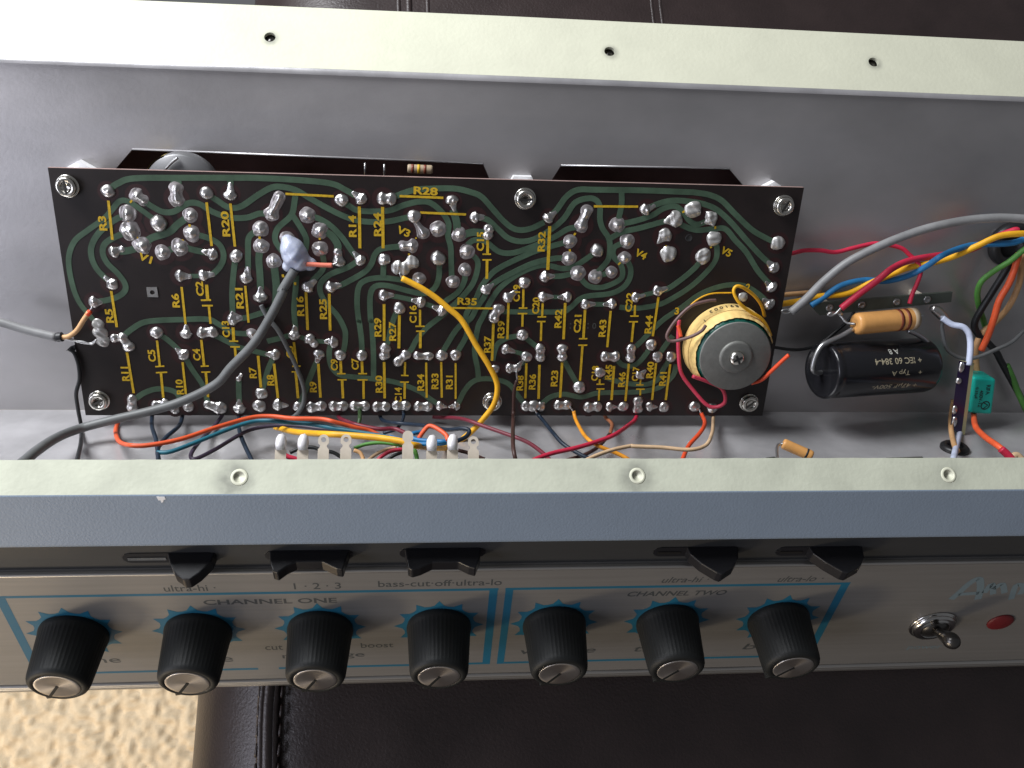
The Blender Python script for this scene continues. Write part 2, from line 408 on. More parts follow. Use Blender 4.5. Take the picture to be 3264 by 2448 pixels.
# front flange
fi, fo = 57.18, 47.157
holesF = [(RIM.uv(S('d', x, y)), 1.55) for x, y in ((517, 1031), (1377, 1028), (2049, 1026))]
loop = [(XL, fo), (XR, fo), (XR, fi - .1)] + [(x, fi + random.uniform(-.09, .09)) for x in np.linspace(XR - 3, XL + 3, 120)] + [(XL, fi)]
grime('grimy_flange', 'dimmed_flange', [((q[0] - 1.5 + 1.0 * k, q[1] - .5, 0), (1.1, 1.0, .45)[k]) for k, (q, r) in enumerate(holesF)], .0085)
plate('front_flange', RIM, [loop] + [circle(q[0], q[1], r) for q, r in holesF], -1.2, 0, 'grimy_flange')
for k, (q, r) in enumerate(holesF):
    mb = MB(); mb.lathe((q[0], q[1], 0), (0, 0, 1), [(r + .02, -1.0), (r + .02, .16), (r + .35, .26), (r + .75, .1), (r + .95, .01)], 28); mb.build('hole_rim', 'cream_flange', chassis)
    mb = MB(); mb.lathe((q[0], q[1], -1.5), (0, 0, 1), [(0, -3), (r + .6, -3), (r + .6, 0), (r + .1, 0)], 18); mb.build('screw_clip', 'dark_metal' if k == 2 else 'standoff_metal', chassis)
# sloping blue lip, its folded-under edge, and the recess with the switches
lipv = [LIP.uv(S('d', x, y))[1] for x, y in ((0, 1187), (1106, 1170), (2212, 1164))]
lv = float(np.mean(lipv))
mb = MB(); prof = [(fo, 0.)]
prof.append((fo - .35, -.08)); prof.append((fo - .62, -.32))
e = LIP.w(0, lv + 1.2); prof.append((e[1], e[2]))
for t in np.linspace(0.2, 1, 6):
    a = math.pi / 4 + t * math.radians(120); c = np.array([e[1], e[2]]) + 1.2 * np.array([math.sin(math.pi / 4), -math.cos(math.pi / 4)])
    prof.append((c[0] - 1.2 * math.sin(a), c[1] + 1.2 * math.cos(a)))
last = prof[-1]; prof.append((last[0] + 9, last[1] + 3.5))
n = len(prof); mb.add([(x, y, z) for x in (XL, XR) for y, z in prof], [(i, i + 1, n + i + 1, n + i) for i in range(n - 1)], 0, False)
mb.build('blue_lip', 'blue_paint', chassis)
q = LIP.uv(S('d', 350, 1078)); mb = MB()
mb.prism(LIP, [(q[0] + dx, q[1] + dy) for dx, dy in ((-1.3, 1.0), (-.9, -.3), (-.4, -.2), (-.2, -1.1), (.3, -.8), (.5, -.1), (1.1, .1), (.9, .9))], .22, .32); mb.build('paint_chip', 'bare_chip', chassis)
# panel heights measured along the panel
def pv(c, x, y, h=0): return PANEL.uv(S(c, x, y), h)
def pvm(lst): return float(np.mean([pv(*t)[1] for t in lst]))
v_top = pvm([('1', 300, 447), ('2', 1200, 405), ('3', 1200, 377), ('4', 1500, 358)])
v_groove = pvm([('1', 900, 1297), ('2', 1000, 1238), ('3', 1000, 1194), ('4', 900, 1148)])
v_bot = pvm([('1', 850, 1362), ('2', 900, 1326), ('3', 1000, 1262), ('4', 900, 1222)])
mb = MB(); mb.box(PANEL, XL, XR, v_top - 3, v_top + 20, -3.2, -2.0); mb.build('switch_strip', 'dark_strip', chassis)
mb = MB(); mb.box(PANEL, XL, XR, v_groove + .35, v_top, -2.0, 0.0); panel = mb.build('front_panel', 'brushed_aluminium', chassis)
mb = MB(); mb.box(PANEL, XL, XR, v_groove - .35, v_groove + .34, -2.0, -1.0); mb.build('panel_groove', 'groove', chassis)
def bead(name, v0, v1, hh, m, base=-2.0):
    mb = MB(); k = 9; P = []
    for x in (XL, XR):
        for t in np.linspace(0, math.pi, k): P.append(PANEL.w(x, (v0 + v1) / 2 - (v1 - v0) / 2 * math.cos(t), base + (hh - base) * math.sin(t) ** .55))
    mb.add(P, [(i, i + 1, k + i + 1, k + i) for i in range(k - 1)]); return mb.build(name, m, chassis)
bead('panel_trim', v_groove - 2.9, v_groove - .4, .7, 'bright_trim')
bead('panel_trim', v_bot, v_groove - 2.95, -.3, 'bright_trim', -3)
bead('panel_trim', v_top - 1.5, v_top + .15, .45, 'bright_trim', -1)
mb = MB(); mb.box(PANEL, XL, XR, v_bot - .2, v_bot + 1, -12, -3.02); mb.build('panel_foot', 'dark_strip', chassis)

# printed lines and lettering on the panel (flat print, a little above the metal)
def ribbon(mb, fr, pts, w, h, mi=0, h1=None):
    P = np.array(pts, float); T = np.gradient(P, axis=0); T /= np.linalg.norm(T, axis=1)[:, None] + 1e-9
    Nn = np.stack([-T[:, 1], T[:, 0]], 1); ww = np.broadcast_to(np.array(w, float), (len(P),))[:, None]
    A, B = P + Nn * ww / 2, P - Nn * ww / 2; n = len(P)
    if h1 is None:
        mb.add([fr.w(*p, h) for p in A] + [fr.w(*p, h) for p in B], [(i, n + i, n + i + 1, i + 1) for i in range(n - 1)], mi, False)
    else:
        mb.add([fr.w(*p, h) for p in A] + [fr.w(*p, h) for p in B] + [fr.w(*p, h1) for p in A] + [fr.w(*p, h1) for p in B],
               [(2 * n + i, 3 * n + i, 3 * n + i + 1, 2 * n + i + 1) for i in range(n - 1)] +
               [(i, 2 * n + i, 2 * n + i + 1, i + 1) for i in range(n - 1)] + [(n + i, n + i + 1, 3 * n + i + 1, 3 * n + i) for i in range(n - 1)] +
               [(0, n, 3 * n, 2 * n), (n - 1, 3 * n - 1, 4 * n - 1, 2 * n - 1)], mi, False)
vt = pvm([('1', 600, 615), ('2', 600, 583), ('3', 900, 542), ('4', 300, 527)])
vb = pvm([('1', 950, 1205), ('2', 1000, 1160), ('3', 950, 1115), ('3', 2000, 1097)])
u1 = pv('1', -5, 620)[0]; u1b = pv('1', 250, 1110)
ur_t, ur_b = pv('2', 1902, 560)[0], pv('2', 1842, 1140)[0]
ul_t, ul_b = pv('3', 183, 555)[0], pv('3', 110, 1135)[0]
u7t, u7b = pv('4', 800, 527)[0], pv('4', 585, 945)
mb = MB()
ribbon(mb, PANEL, [(u1 - 2, vt), (ur_t + 1.6, vt)], 1.3, .03)
ribbon(mb, PANEL, [(u1, vt - .7), (u1 + (u1b[0] - u1) * (vt - vb) / (vt - u1b[1]), vb + .7)], 3.0, .034)
ribbon(mb, PANEL, [(ur_t, vt - .66), (ur_b, vb - .66)], 2.8, .034)
for a, b in ((u1b[0] - 4, pv('1', 2025, 1190)[0]), (pv('2', 220, 1185)[0], ur_b - 1.3)): ribbon(mb, PANEL, [(a, vb), (b, vb)], 1.3, .03)
ribbon(mb, PANEL, [(ul_t - 1.4, vt), (u7t + 2, vt)], 1.3, .03)
ribbon(mb, PANEL, [(ul_t, vt - .66), (ul_b, vb - .66)], 2.6, .034)
ribbon(mb, PANEL, [(u7t + .4, vt - .66), (u7t + (u7b[0] - u7t) * (vt - vb) / (vt - u7b[1]), vb - .66)], 3.0, .034)
ribbon(mb, PANEL, [(ul_b + 1.4, vb), (u7t + (u7b[0] - u7t) * (vt - vb) / (vt - u7b[1]) - 1.3, vb)], 1.3, .03)
KN = [('1', 592, 905), ('1', 1557, 885), ('2', 547, 860), ('2', 1472, 835), ('3', 527, 820), ('3', 1410, 808), ('4', 285, 795)]
KU = [pv(*k)[0] for k in KN]; KV = float(np.mean([pv(*k)[1] for k in KN[:6]]))
pit = np.polyfit(range(7), KU, 1); KU = [float(np.polyval(pit, i)) * .6 + KU[i] * .4 for i in range(7)]
for i, u in enumerate(KU):                            # star-shaped dial printed round each knob
    L = []; nt_ = 12
    for k in range(nt_):
        a = 2 * math.pi * k / nt_
        L += [(a - .13, 12.8), (a, 15.6), (a + .13, 12.8), (a + math.pi / nt_, 12.4)]
    mb.add([PANEL.w(u, KV, .05)] + [PANEL.w(u + r * math.cos(a), KV + r * math.sin(a), .05) for a, r in L], [(0, 1 + j, 1 + (j + 1) % len(L)) for j in range(len(L))], 0, False)
mb.build('blue_print', 'blue_print', panel); mb = MB()
# part of a blue script emblem at the right edge and faint word below the switch
for pts, w in (([(1640, 640), (1700, 590), (1790, 510), (1860, 480), (1870, 560), (1850, 640)], 2.6), ([(1700, 600), (1860, 590)], 2.0), ([(1900, 590), (1960, 520), (1970, 600)], 2.2),
               ([(1970, 560), (2040, 520), (2060, 590)], 2.2), ([(2110, 640), (2150, 530), (2210, 540), (2180, 600)], 2.2), ([(2230, 560), (2330, 560), (2300, 520), (2240, 560)], 2.0)):
    ribbon(mb, PANEL, crom([pv('4', x, y) for x, y in pts], 5), w, .04)
mb.build('blue_emblem', 'faint_blue', panel)
def ptext(s, c, x0, x1, y, height, m='black_print', shear=0, bold=.005):
    a, b = pv(c, x0, y), pv(c, x1, y); mb = MB()
    add_text(mb, PANEL, s, (a[0] + b[0]) / 2, (a[1] + b[1]) / 2, .045, 0, height, abs(b[0] - a[0]), bold, 0, shear); mb.build('printed_word', m, panel)
ptext('ultra-hi \u00b7', '1', 1280, 1690, 552, 3.6); ptext('1 \u00b7 2 \u00b7 3', '2', 335, 705, 535, 3.6)
ptext('bass-cut\u00b7off\u00b7ultra-lo', '2', 995, 1965, 512, 3.6); ptext('CHANNEL ONE', '1', 1590, 2640, 655, 3.0, bold=.02)
ptext('CHANNEL TWO', '3', 1110, 1880, 592, 3.0, shear=.3, bold=.02); ptext('ultra-hi \u00b7', '3', 1385, 1745, 485, 3.4, shear=.3)
ptext('ultra-lo \u00b7', '4', 295, 640, 478, 3.4, shear=.3); ptext('cut', '2', 110, 250, 1018, 3.2); ptext('boost', '2', 860, 1115, 998, 3.4)
ptext('volume', '1', 290, 945, 1118, 4.4); ptext('treble', '1', 1290, 1825, 1108, 4.6); ptext('midrange', '2', 245, 890, 1082, 4.6)
ptext('bass', '2', 1330, 1640, 1060, 4.4); ptext('volume', '3', 265, 860, 1040, 4.2, shear=.3); ptext('treble', '3', 1160, 1640, 1020, 4.4, shear=.3)
ptext('bass', '4', 25, 400, 1005, 4.2, shear=.3); ptext('power', '4', 1300, 1560, 1020, 3.0, 'faint_blue')

# knobs
def local(mb, name, mats, parent, mw):
    ob = bpy.data.objects.new(name, mb.mesh(name, mats)); COL.objects.link(ob); ob.parent = parent
    po = Vector(parent['_o']) * MM if '_o' in parent else Vector((0, 0, 0))
    ob.matrix_local = Matrix.Translation(-po) @ mw; return ob
KH = 19.2
def knob_mesh():
    mb = MB(); n = 144; P = []; F = []
    prof = [(11.0, 0, 0), (11.2, .9, 0), (11.15, 2.0, 0), (11.0, 2.6, .5), (10.9, 3.8, 1), (9.95, KH - 2.6, 1), (9.75, KH - 1.5, .5), (9.3, KH - .6, 0), (8.5, KH, 0), (7.15, KH, 0), (7.1, KH - .5, 0)]
    for r, h, fl in prof:
        for i in range(n):
            t = 2 * math.pi * i / n; rr = r - fl * .22 * (1 + math.cos(t * 48)) / 2; P.append((rr * math.cos(t), rr * math.sin(t), h))
    for j in range(len(prof) - 1):
        for i in range(n): F.append((j * n + i, j * n + (i + 1) % n, (j + 1) * n + (i + 1) % n, (j + 1) * n + i))
    F.append(list(range((len(prof) - 1) * n, len(prof) * n))); mb.add(P, F, 0, True); return mb
kb = knob_mesh().mesh('knob', 'knob_plastic')
mb = MB(); mb.lathe((0, 0, 0), (0, 0, 1), [(7.05, KH - .45), (7.05, KH + .05), (6.9, KH + .16)] + [(r, KH + .16 - (6.9 - r) * .012) for r in (6, 4, 2, .5)] + [(0, KH + .07)], 64); cap_me = mb.mesh('knob_cap', 'spun_cap')
mb = MB(); mb.add([(-.5, -.4, KH + .2), (.5, -.4, KH + .2), (.5, 8.2, KH + .2), (-.5, 8.2, KH + .2), (-.5, -.4, KH), (.5, -.4, KH), (.5, 8.2, KH), (-.5, 8.2, KH)],
                   [(0, 1, 2, 3), (0, 4, 5, 1), (1, 5, 6, 2), (2, 6, 7, 3), (3, 7, 4, 0)], 0, False)
mb.add([(-1.0, 8.9, KH - .2), (1.0, 8.9, KH - .2), (.0, 11.6, KH - .9), (-1.2, 9.2, 3), (1.2, 9.2, 3), (0, 12.0, 3)], [(0, 1, 2), (0, 2, 5, 3), (1, 4, 5, 2)], 0, False)
ptr_me = mb.mesh('pointer', 'knob_plastic')
for i, u in enumerate(KU):
    ang = math.radians(-122 - 90 + (0, 2, 4, 4, 2, -3, -6)[i])
    k = bpy.data.objects.new('knob', kb); COL.objects.link(k); k.parent = chassis
    k.matrix_local = Matrix.Translation(-Vector(chassis['_o']) * MM) @ PANEL.mat(u, KV, .06)
    for nm, me in (('knob_cap', cap_me), ('pointer', ptr_me)):
        o = bpy.data.objects.new(nm, me); COL.objects.link(o); o.parent = k; o.rotation_euler = (0, 0, ang)
# rocker switches standing out of the dark strip
SW = Frame(PANEL.w(0, 0, -2.0), PANEL.x, PANEL.n, -PANEL.y)      # u along, v outwards, n down the panel
def rocker(c, y, slot, poly, osc):
    v0 = PANEL.uv(S(c, (slot[0] + slot[1]) / 2, y), -2.0)[1]
    us = [PANEL.uv(S(c, x, y), -2.0)[0] for x in slot]
    r = MB(); pts = circle(us[0] + 2.4, v0, 2.5, 10, math.pi / 2)[:6] + circle(us[1] - 2.4, v0, 2.5, 10, -math.pi / 2)[:6]
    r.prism(PANEL, pts, -2.0, -1.75); b = r.build('rocker_switch', 'rocker_plastic', chassis)
    P = []
    for x, out in poly:
        u, v = PANEL.uv(S(c, x, y), -2.0); P.append((u, out * osc))
    r = MB(); r.prism(SW, P, -v0 - 2.3, -v0 + 2.3); o = r.build('rocker', 'rocker_plastic', b)
    bv = o.modifiers.new('bevel', 'BEVEL'); bv.width = .0004; bv.segments = 2
    return us, v0, b
us, v0, b = rocker('1', 310, (960, 1700), [(1320, 0), (1695, 0), (1680, 4), (1610, 8.6), (1545, 11.3), (1500, 11.3), (1420, 8.6), (1360, 4)], .86)
r = MB(); r.box(PANEL, us[0] + 1.5, us[0] + 13, v0 - .9, v0 + .5, -1.74, -1.5); r.build('slot_spring', 'chrome', b)
rocker('2', 290, (110, 800), [(150, 0), (775, 0), (755, 5), (735, 10.4), (690, 10.0), (570, 6.2), (370, 6.2), (300, 8.5), (240, 11.8), (200, 11.0), (165, 5)], .68)
rocker('2', 272, (1165, 1835), [(1205, 0), (1800, 0), (1790, 5), (1750, 11.4), (1700, 10.4), (1620, 7.6), (1420, 7.6), (1330, 10.5), (1268, 11.6), (1235, 10.6), (1220, 5)], .68)
us, v0, b = rocker('3', 262, (1310, 1975), [(1560, 0), (1960, 0), (1935, 5.0), (1880, 8.6), (1775, 11.8), (1740, 11.0), (1640, 7), (1575, 3)], .9)
r = MB(); r.box(PANEL, us[0] + 1.5, us[0] + 9, v0 - .8, v0 + .3, -1.74, -1.5); r.build('slot_spring', 'dark_metal', b)
us, v0, b = rocker('4', 258, (270, 935), [(510, 0), (925, 0), (905, 5.0), (850, 8.6), (730, 11.6), (695, 11), (600, 7), (525, 3)], .9)
r = MB(); r.box(PANEL, us[0] + 1.5, us[0] + 9, v0 - .8, v0 + .3, -1.74, -1.5); r.build('slot_spring', 'dark_metal', b)
# toggle switch and red pilot lamp
tu, tv = pv('4', 1495, 838); mb = MB()
mb.lathe(PANEL.w(tu, tv, 0), PANEL.n, [(8.8, .02), (8.8, .5), (8.4, .75), (7.9, .8), (7.9, 1.0), (7.7, 1.9), (7.0, 2.1), (5.6, 2.1), (5.3, 2.6), (5.1, 1.2), (0, 1.2)], 36)
tg = mb.build('toggle_switch', 'chrome', chassis)
mb = MB(); mb.lathe(PANEL.w(tu, tv, 0), PANEL.n, [(5.05, 1.25), (5.0, 2.3), (2.5, 3.2), (0, 3.4)], 24); mb.build('switch_bushing', 'dark_metal', tg)
a = PANEL.w(tu, tv, 2.0); e = C_O + (PANEL.depth(S('4', 1645, 965), 12)) * ray(S('4', 1645, 965)); d = e - a; Lt = np.linalg.norm(d)
mb = MB(); mb.lathe(a, d, [(1.7, 0), (1.9, Lt * .4), (2.5, Lt * .75), (3.0, Lt * .95), (3.0, Lt), (2.7, Lt + 1.3), (1.7, Lt + 2.4), (.6, Lt + 2.85), (0, Lt + 2.9)], 20); mb.build('toggle_lever', 'dark_metal', tg)
lu, lv_ = pv('4', 2025, 815); mb = MB(); mb.lathe(PANEL.w(lu, lv_, 0), PANEL.n, [(5.0, .02), (4.9, .5), (4.2, .9), (2.5, 1.3), (0, 1.45)], 30); mb.build('pilot_lamp', 'red_lens', chassis)

# ------------------------------------------------------------------ the circuit board
corners = [PCB.uv(S('d', x, y)) for x, y in ((103, 362), (1737, 405), (1647, 898), (185, 897))]
board = root('circuit_board', PCB.w(127, -88, -1.6), 'dark printed circuit board with green tracks, yellow lettering and silver solder joints', 'circuit board')
mb = MB(); P = [PCB.w(u, v, -1.6) for u, v in corners] + [PCB.w(u, v, 0) for u, v in corners]
mb.add(P, [(4, 7, 6, 5)], 0, False); mb.add(P, [(0, 1, 2, 3)] + [(i, 4 + i, 4 + (i + 1) % 4, (i + 1) % 4) for i in range(4)], 1, False)
mb.build('board_plate', ['board_face', 'board_edge'], board)

TRACES = """B 395,345 385,440 355,570 240,680 212,780 262,870 300,910
B 360,560 440,680 488,780 480,870 470,920
A 675,350 760,290 900,245 1300,240 1800,240 B 0,240 300,252 600,275 740,300 830,345 920,395
A 1275,245 1278,330 1280,420 |80
A 1755,245 1755,370
A 1545,380 1640,440 1740,500 1850,490 2000,390 2120,325 B 280,320 400,350 520,420 680,510 850,590 1000,625 1200,625 1370,590 1440,585
A 960,420 1060,490 1160,540 1260,535 1380,465 1480,470 1600,540 1750,590 1900,590 2010,555 2100,560
A 545,1490 420,1330 355,1150 330,950 380,800 500,700 640,600 720,510 780,445 860,450 980,530 1090,610 1125,640 |42
A 850,555 720,620 600,720 535,830 530,930 570,1030 640,1110 690,1150
A 870,710 740,760 650,820 630,900 670,990 760,1080 820,1160 830,1220 790,1270 700,1310 560,1335
A 1400,570 1290,650 1210,720 1060,770 975,835 860,880 735,890 |55
A 1415,730 1560,770 1660,830 1695,920 1670,1010 1600,1085 1525,1105
A 1155,895 1310,850 1450,880 1585,905 |50
A 1320,1105 1525,1105 |36
A 2020,690 1920,760 1910,900 1910,1040 1895,1110
A 2020,850 2005,950 2015,1100 2020,1220 |55
A 2135,975 2150,1100 2160,1230 2150,1400 |60
A 1805,930 1785,1050 1770,1250 1775,1450
A 1780,1490 1900,1470 2060,1420 2150,1380
E 1080,480 1150,420 1260,355 1400,335 1600,328 1830,325 1930,370 2050,440 F 285,455
E 1870,455 2000,520 2100,570 2200,595 F 400,630 480,640
E 1380,450 1470,500 1610,630 1690,760 1790,910 1830,1050
E 1190,1030 1260,980 1350,945 1450,940 1550,970 1600,1050
E 2105,850 2105,960 2110,1080
F 420,520 540,490 660,455
B 395,1590 380,1400 395,1200 400,1100
F 660,460 800,510 990,525 |40
F 985,530 965,620 985,740 1060,815 1200,835 1350,850 1550,880 1750,955 1860,1030 1945,1085
F 480,650 430,760 390,900 370,970
F 860,690 800,830 750,970 700,1085
B 500,570 600,600 700,660 800,760 900,900 960,955
B 610,705 700,740 760,820 765,890 |60
B 610,870 640,960 630,1050 550,1140 505,1195
B 960,960 850,1030 700,1090 620,1160 610,1240 660,1340 760,1450 820,1560 F 1110,470 1095,590 1065,640
B 1415,840 1250,850 1140,870 1090,920 1060,1000 1000,1070 880,1140 780,1190 710,1200
B 1170,970 1165,1110
B 1480,1130 1400,1150 1300,1135 1150,1120 1020,1140 950,1200 935,1350 950,1500 F 1230,350 1250,500 1255,645
B 1660,970 1655,1120 1610,1220 1520,1260 1400,1240 1200,1190 1090,1200 1050,1290 1055,1500 F 1340,350 1355,600 1357,830
B 1180,1280 1300,1290 1490,1335 1675,1400 |42
B 1310,1400 1270,1450 1230,1580 F 1495,480 1460,590
B 800,440 870,490 960,530 1200,530 1350,480 1480,450 1580,460 1680,540 1740,640 1735,750 1760,850 1765,1000 1770,1140
B 1215,430 1330,380 1450,345 1600,335 1800,335 1950,370 C 100,410 200,520 300,630 400,695 520,690 650,630
B 1780,520 1810,620 1835,740 1950,720 2080,725 |60
C 50,590 150,610 240,690 330,770 440,800 560,780 700,700 820,600 920,460 1040,420 1110,440 1140,500 1140,600 1160,680 1220,780 1225,900 1200,980 1110,1080
C 690,590 760,520 850,400 950,345 1100,345 1500,350 1900,365 D 600,370 720,390 830,440 950,560 1100,700 1250,785 1325,815
C 975,670 860,690 740,760 560,840 380,900 250,890 130,800 30,790 -30,830
C 870,800 720,840 560,890 400,960 260,1030 180,1090 100,1190 40,1320 -40,1450 F 2180,450 2110,590 2080,640
C 870,950 740,950 560,990 400,1060 250,1140 160,1210 120,1290 50,1390 0,1480 F 2100,400 1990,570 1955,640
C 1115,880 1040,940 930,1010 820,1040 660,1010 520,1040 370,1120 250,1220 170,1340 100,1480 G 340,400 312,600 338,760 345,840
B 1905,890 1990,960 1995,1050 1950,1180 1850,1300 1700,1440 1550,1560 F 1740,500 1690,590 1635,645
B 1885,1060 1880,1150 1820,1250 1700,1340 1675,1400
G 165,1070 220,960 290,880 380,850 520,860 620,900 680,980 740,1060
C 665,1110 800,1105 945,1080 990,1150 1060,1200 1180,1200 1310,1140 1340,1080 1320,1000 1260,930 1270,850 1380,800
C 1370,950 1410,1040 1400,1130 1340,1210 1230,1260 1050,1280 960,1310 870,1390 780,1420 350,1420 250,1410
C 1100,1110 1240,1070
C 1330,350 1330,480 1295,640
C 1300,650 1450,620 1600,570 1700,510 1800,490 1870,540 1930,620 2000,650 2105,610
C 1220,780 1330,720 1500,680 1680,630 1790,610 1870,660 1990,700 2130,690 D 860,690 950,790 1050,900 1150,1060 1265,1190
C 1550,515 1650,470 1780,440 1950,450 D 700,480 800,530 920,640 1050,790 1180,930 1285,1020
C 2050,930 1980,1030 1850,1140 1740,1215 1655,1240
C 2145,775 2170,860 2160,960 2080,1070 1950,1190 1800,1290 1650,1360 1450,1390 1310,1380
C 1020,1355 1240,1355 |40
C 645,1290 845,1290 |36
C 1465,1290 1655,1240 |40
D 1245,1350 1150,1260 1020,1190 850,1190 650,1260 480,1380 330,1480 230,1570 G 1760,540 1690,590
G 735,465 800,520 890,590
G 700,470 600,490 520,540 490,600 470,690
G 1090,670 1150,780 1230,920
G 900,1075 980,1010 1100,985 1250,1010 1400,975 1600,970 1800,960 1950,920 2060,820 2090,720
G 1550,660 1620,730 1720,730 1800,660 1870,560
G 1450,830 1600,880 1800,900 1920,860 1990,740 2045,660
G 1925,650 1990,560 2060,470
G 595,590 770,655 680,760 |38"""
zmm = .0400
for i, ln in enumerate(TRACES.split('\n')):
    w = 46.
    if '|' in ln: ln, w = ln.split('|'); w = float(w)
    P = np.array([PCB.uv(q) for q in crom(seq(ln), 7)])
    mb = MB(); ribbon(mb, PCB, P, w * zmm * 1.07, .0, 0, .075 + (i % 12) * .008); mb.build('copper_track', 'green_trace', board)

# solder joints: each a small relief of its own
JOINTS = """A d 675 360 50|A p 935 400 66 + 985 435 50|A p 1280 425 70 + 1277 330 58|A d 1545 375 50|A d 1755 382 50 + 1755 300 22|A p 850 555 76|A p 870 705 85|A D 1125 640 72|A p 1400 570 66
A p 1415 730 74|A p 975 835 76|A d 735 890 46 + 795 868 30|A p 1155 895 70|A p 1310 850 76|A d 1588 910 50 + 1515 888 18|A d 1805 930 50|A p 2020 690 72|A p 2025 840 68|A p 2115 560 66 + 2185 410 52
A p 2135 975 68|A d 1895 1115 52 + 1910 1040 22|A d 1320 1105 50 + 1400 1110 22|A d 1525 1100 46 + 1600 1092 24|A d 705 1168 52 + 655 1120 20|A d 560 1335 50 + 630 1332 20|A d 2020 1280 58 + 2020 1215 22|A d 1105 1605 50|A d 1365 1605 50 + 1365 1552 22
A d 1510 1605 48 + 1595 1600 46|A d 1780 1490 50 + 1840 1475 28 + 1775 1430 20
B p 500 570 72|B p 610 705 72|B p 610 865 68|B d 800 440 52|B d 965 420 52 + 905 375 20|B d 1165 425 52 + 1230 425 52|B d 1775 450 52 + 1792 520 20|B d 1440 580 52|B p 1515 725 60 + 1450 620 30|B p 1650 690 72|B p 1835 740 66
B d 1985 590 50 + 2045 590 24|B d 2095 700 44 + 2090 740 44|B p 1415 840 62 + 1345 840 50|B d 1175 960 50|B p 1480 1130 62|B D 1650 950 66|B p 1905 890 70|B p 1885 1050 62|B p 1780 1155 64|B d 765 900 36 + 775 970 52|B d 960 960 50 + 912 900 20
B d 505 1195 52 + 560 1148 22|B d 710 1200 52 + 785 1185 22|B d 1180 1275 52 + 1245 1275 22|B d 1310 1390 50|B d 1490 1335 50 + 1430 1320 22|B d 1675 1405 50 + 1612 1378 20|B d 2075 1220 48 + 2130 1178 20|B d 2180 1400 50 + 2142 1470 50|B p 320 770 62
B m 1300 1030 58 + 1345 1040 54 + 1420 985 55
C d 690 590 48 + 745 542 22|C p 975 660 66 + 1025 525 52|C p 875 800 66|C p 865 950 70|C D 1115 880 62|C p 1295 655 72|C d 1550 515 52 + 1612 490 24|C p 1380 800 70|C p 1355 945 62|C p 945 1080 74|C p 1100 1110 68|C p 1240 1070 58|C d 665 1110 52 + 730 1105 20
C m 1960 520 70|C m 1790 605 74 + 1695 632 14|C m 2105 605 66 + 2045 640 20|C m 1705 755 62 + 1650 815 10|C m 1745 910 66|C m 2145 775 62|C m 2050 930 66|C d 475 1165 50|C d 335 1290 48 + 400 1242 20|C d 645 1290 48 + 720 1287 18|C d 845 1290 48 + 780 1292 18
C d 1020 1355 48 + 1090 1352 20|C d 1240 1350 48 + 1182 1356 20|C d 1465 1290 45 + 1525 1275 20|C d 1655 1235 48 + 1730 1212 22|C d 450 1625 48
D m 1325 815 58|D d 1285 1025 52 + 1240 985 24|D d 1265 1195 55 + 1225 1160 20|D d 1245 1350 52 + 1205 1318 26|D m 1020 1290 40
E m 865 375 50 + 885 440 58 + 905 510 54|E d 1010 490 36 + 1080 490 42 + 1130 560 50|E d 1610 630 55 + 1555 585 18|E d 1165 1035 44 + 1165 1100 46|E d 1380 1085 44 + 1450 1072 44|E d 1660 1095 48|E d 1835 1080 40 + 1930 1105 60|E d 2110 1100 55 + 2110 1040 22|E d 2105 850 28 + 2125 815 18|E d 1540 1120 40
F p 285 455 54 + 315 518 30|F d 660 455 52 + 665 400 24|F d 800 505 50 + 830 540 36|F d 990 525 52 + 935 522 20|F d 875 640 50 + 860 695 22|F d 480 638 50 + 410 632 20|F d 1065 640 48|F d 1255 645 48|F d 1460 585 48 + 1455 640 46|F d 1640 640 42 + 1575 700 44|F d 1745 650 38 + 1845 650 38
F d 1955 645 48|F d 2080 640 48|F d 370 980 50|F d 350 1090 54|F d 525 1080 54 + 595 1085 16|F d 690 1095 42|F d 815 1100 50 + 895 1095 48|F d 1010 1090 50 + 1082 1090 48|F d 1192 1090 48 + 1278 1090 46|F d 1390 1095 48 + 1458 1095 46|F d 1565 1085 48 + 1632 1090 48|F d 1755 1095 48 + 1832 1095 46|F d 1945 1090 42 + 2000 1098 14|F d 2080 1090 42 + 2030 1098 14
G d 735 465 48|G d 595 590 48 + 660 612 18|G d 770 655 46|G d 625 758 44 + 680 755 40 + 730 700 14|G d 890 590 48 + 890 655 46|G d 1085 590 48 + 1085 655 44|G d 490 765 42|G d 1235 925 54|G d 1470 655 48 + 1550 655 48|G d 1690 590 46 + 1685 660 46|G d 1870 550 50|G d 1925 655 48|G d 2045 655 48|G d 1415 795 48|G d 1775 815 46 + 1815 780 16
G d 770 1090 50 + 830 1090 54 + 885 1095 46 + 925 1055 12|G d 1055 1085 48 + 1120 1082 46|G d 1320 1100 50 + 1388 1095 46|G d 1510 1100 46 + 1560 1098 14|G d 1620 1095 46|G d 1750 1050 48 + 1750 1112 48|G d 1865 1095 46 + 1915 1098 14|G d 1980 1100 46
H d 590 1095 52|H d 750 1105 50"""
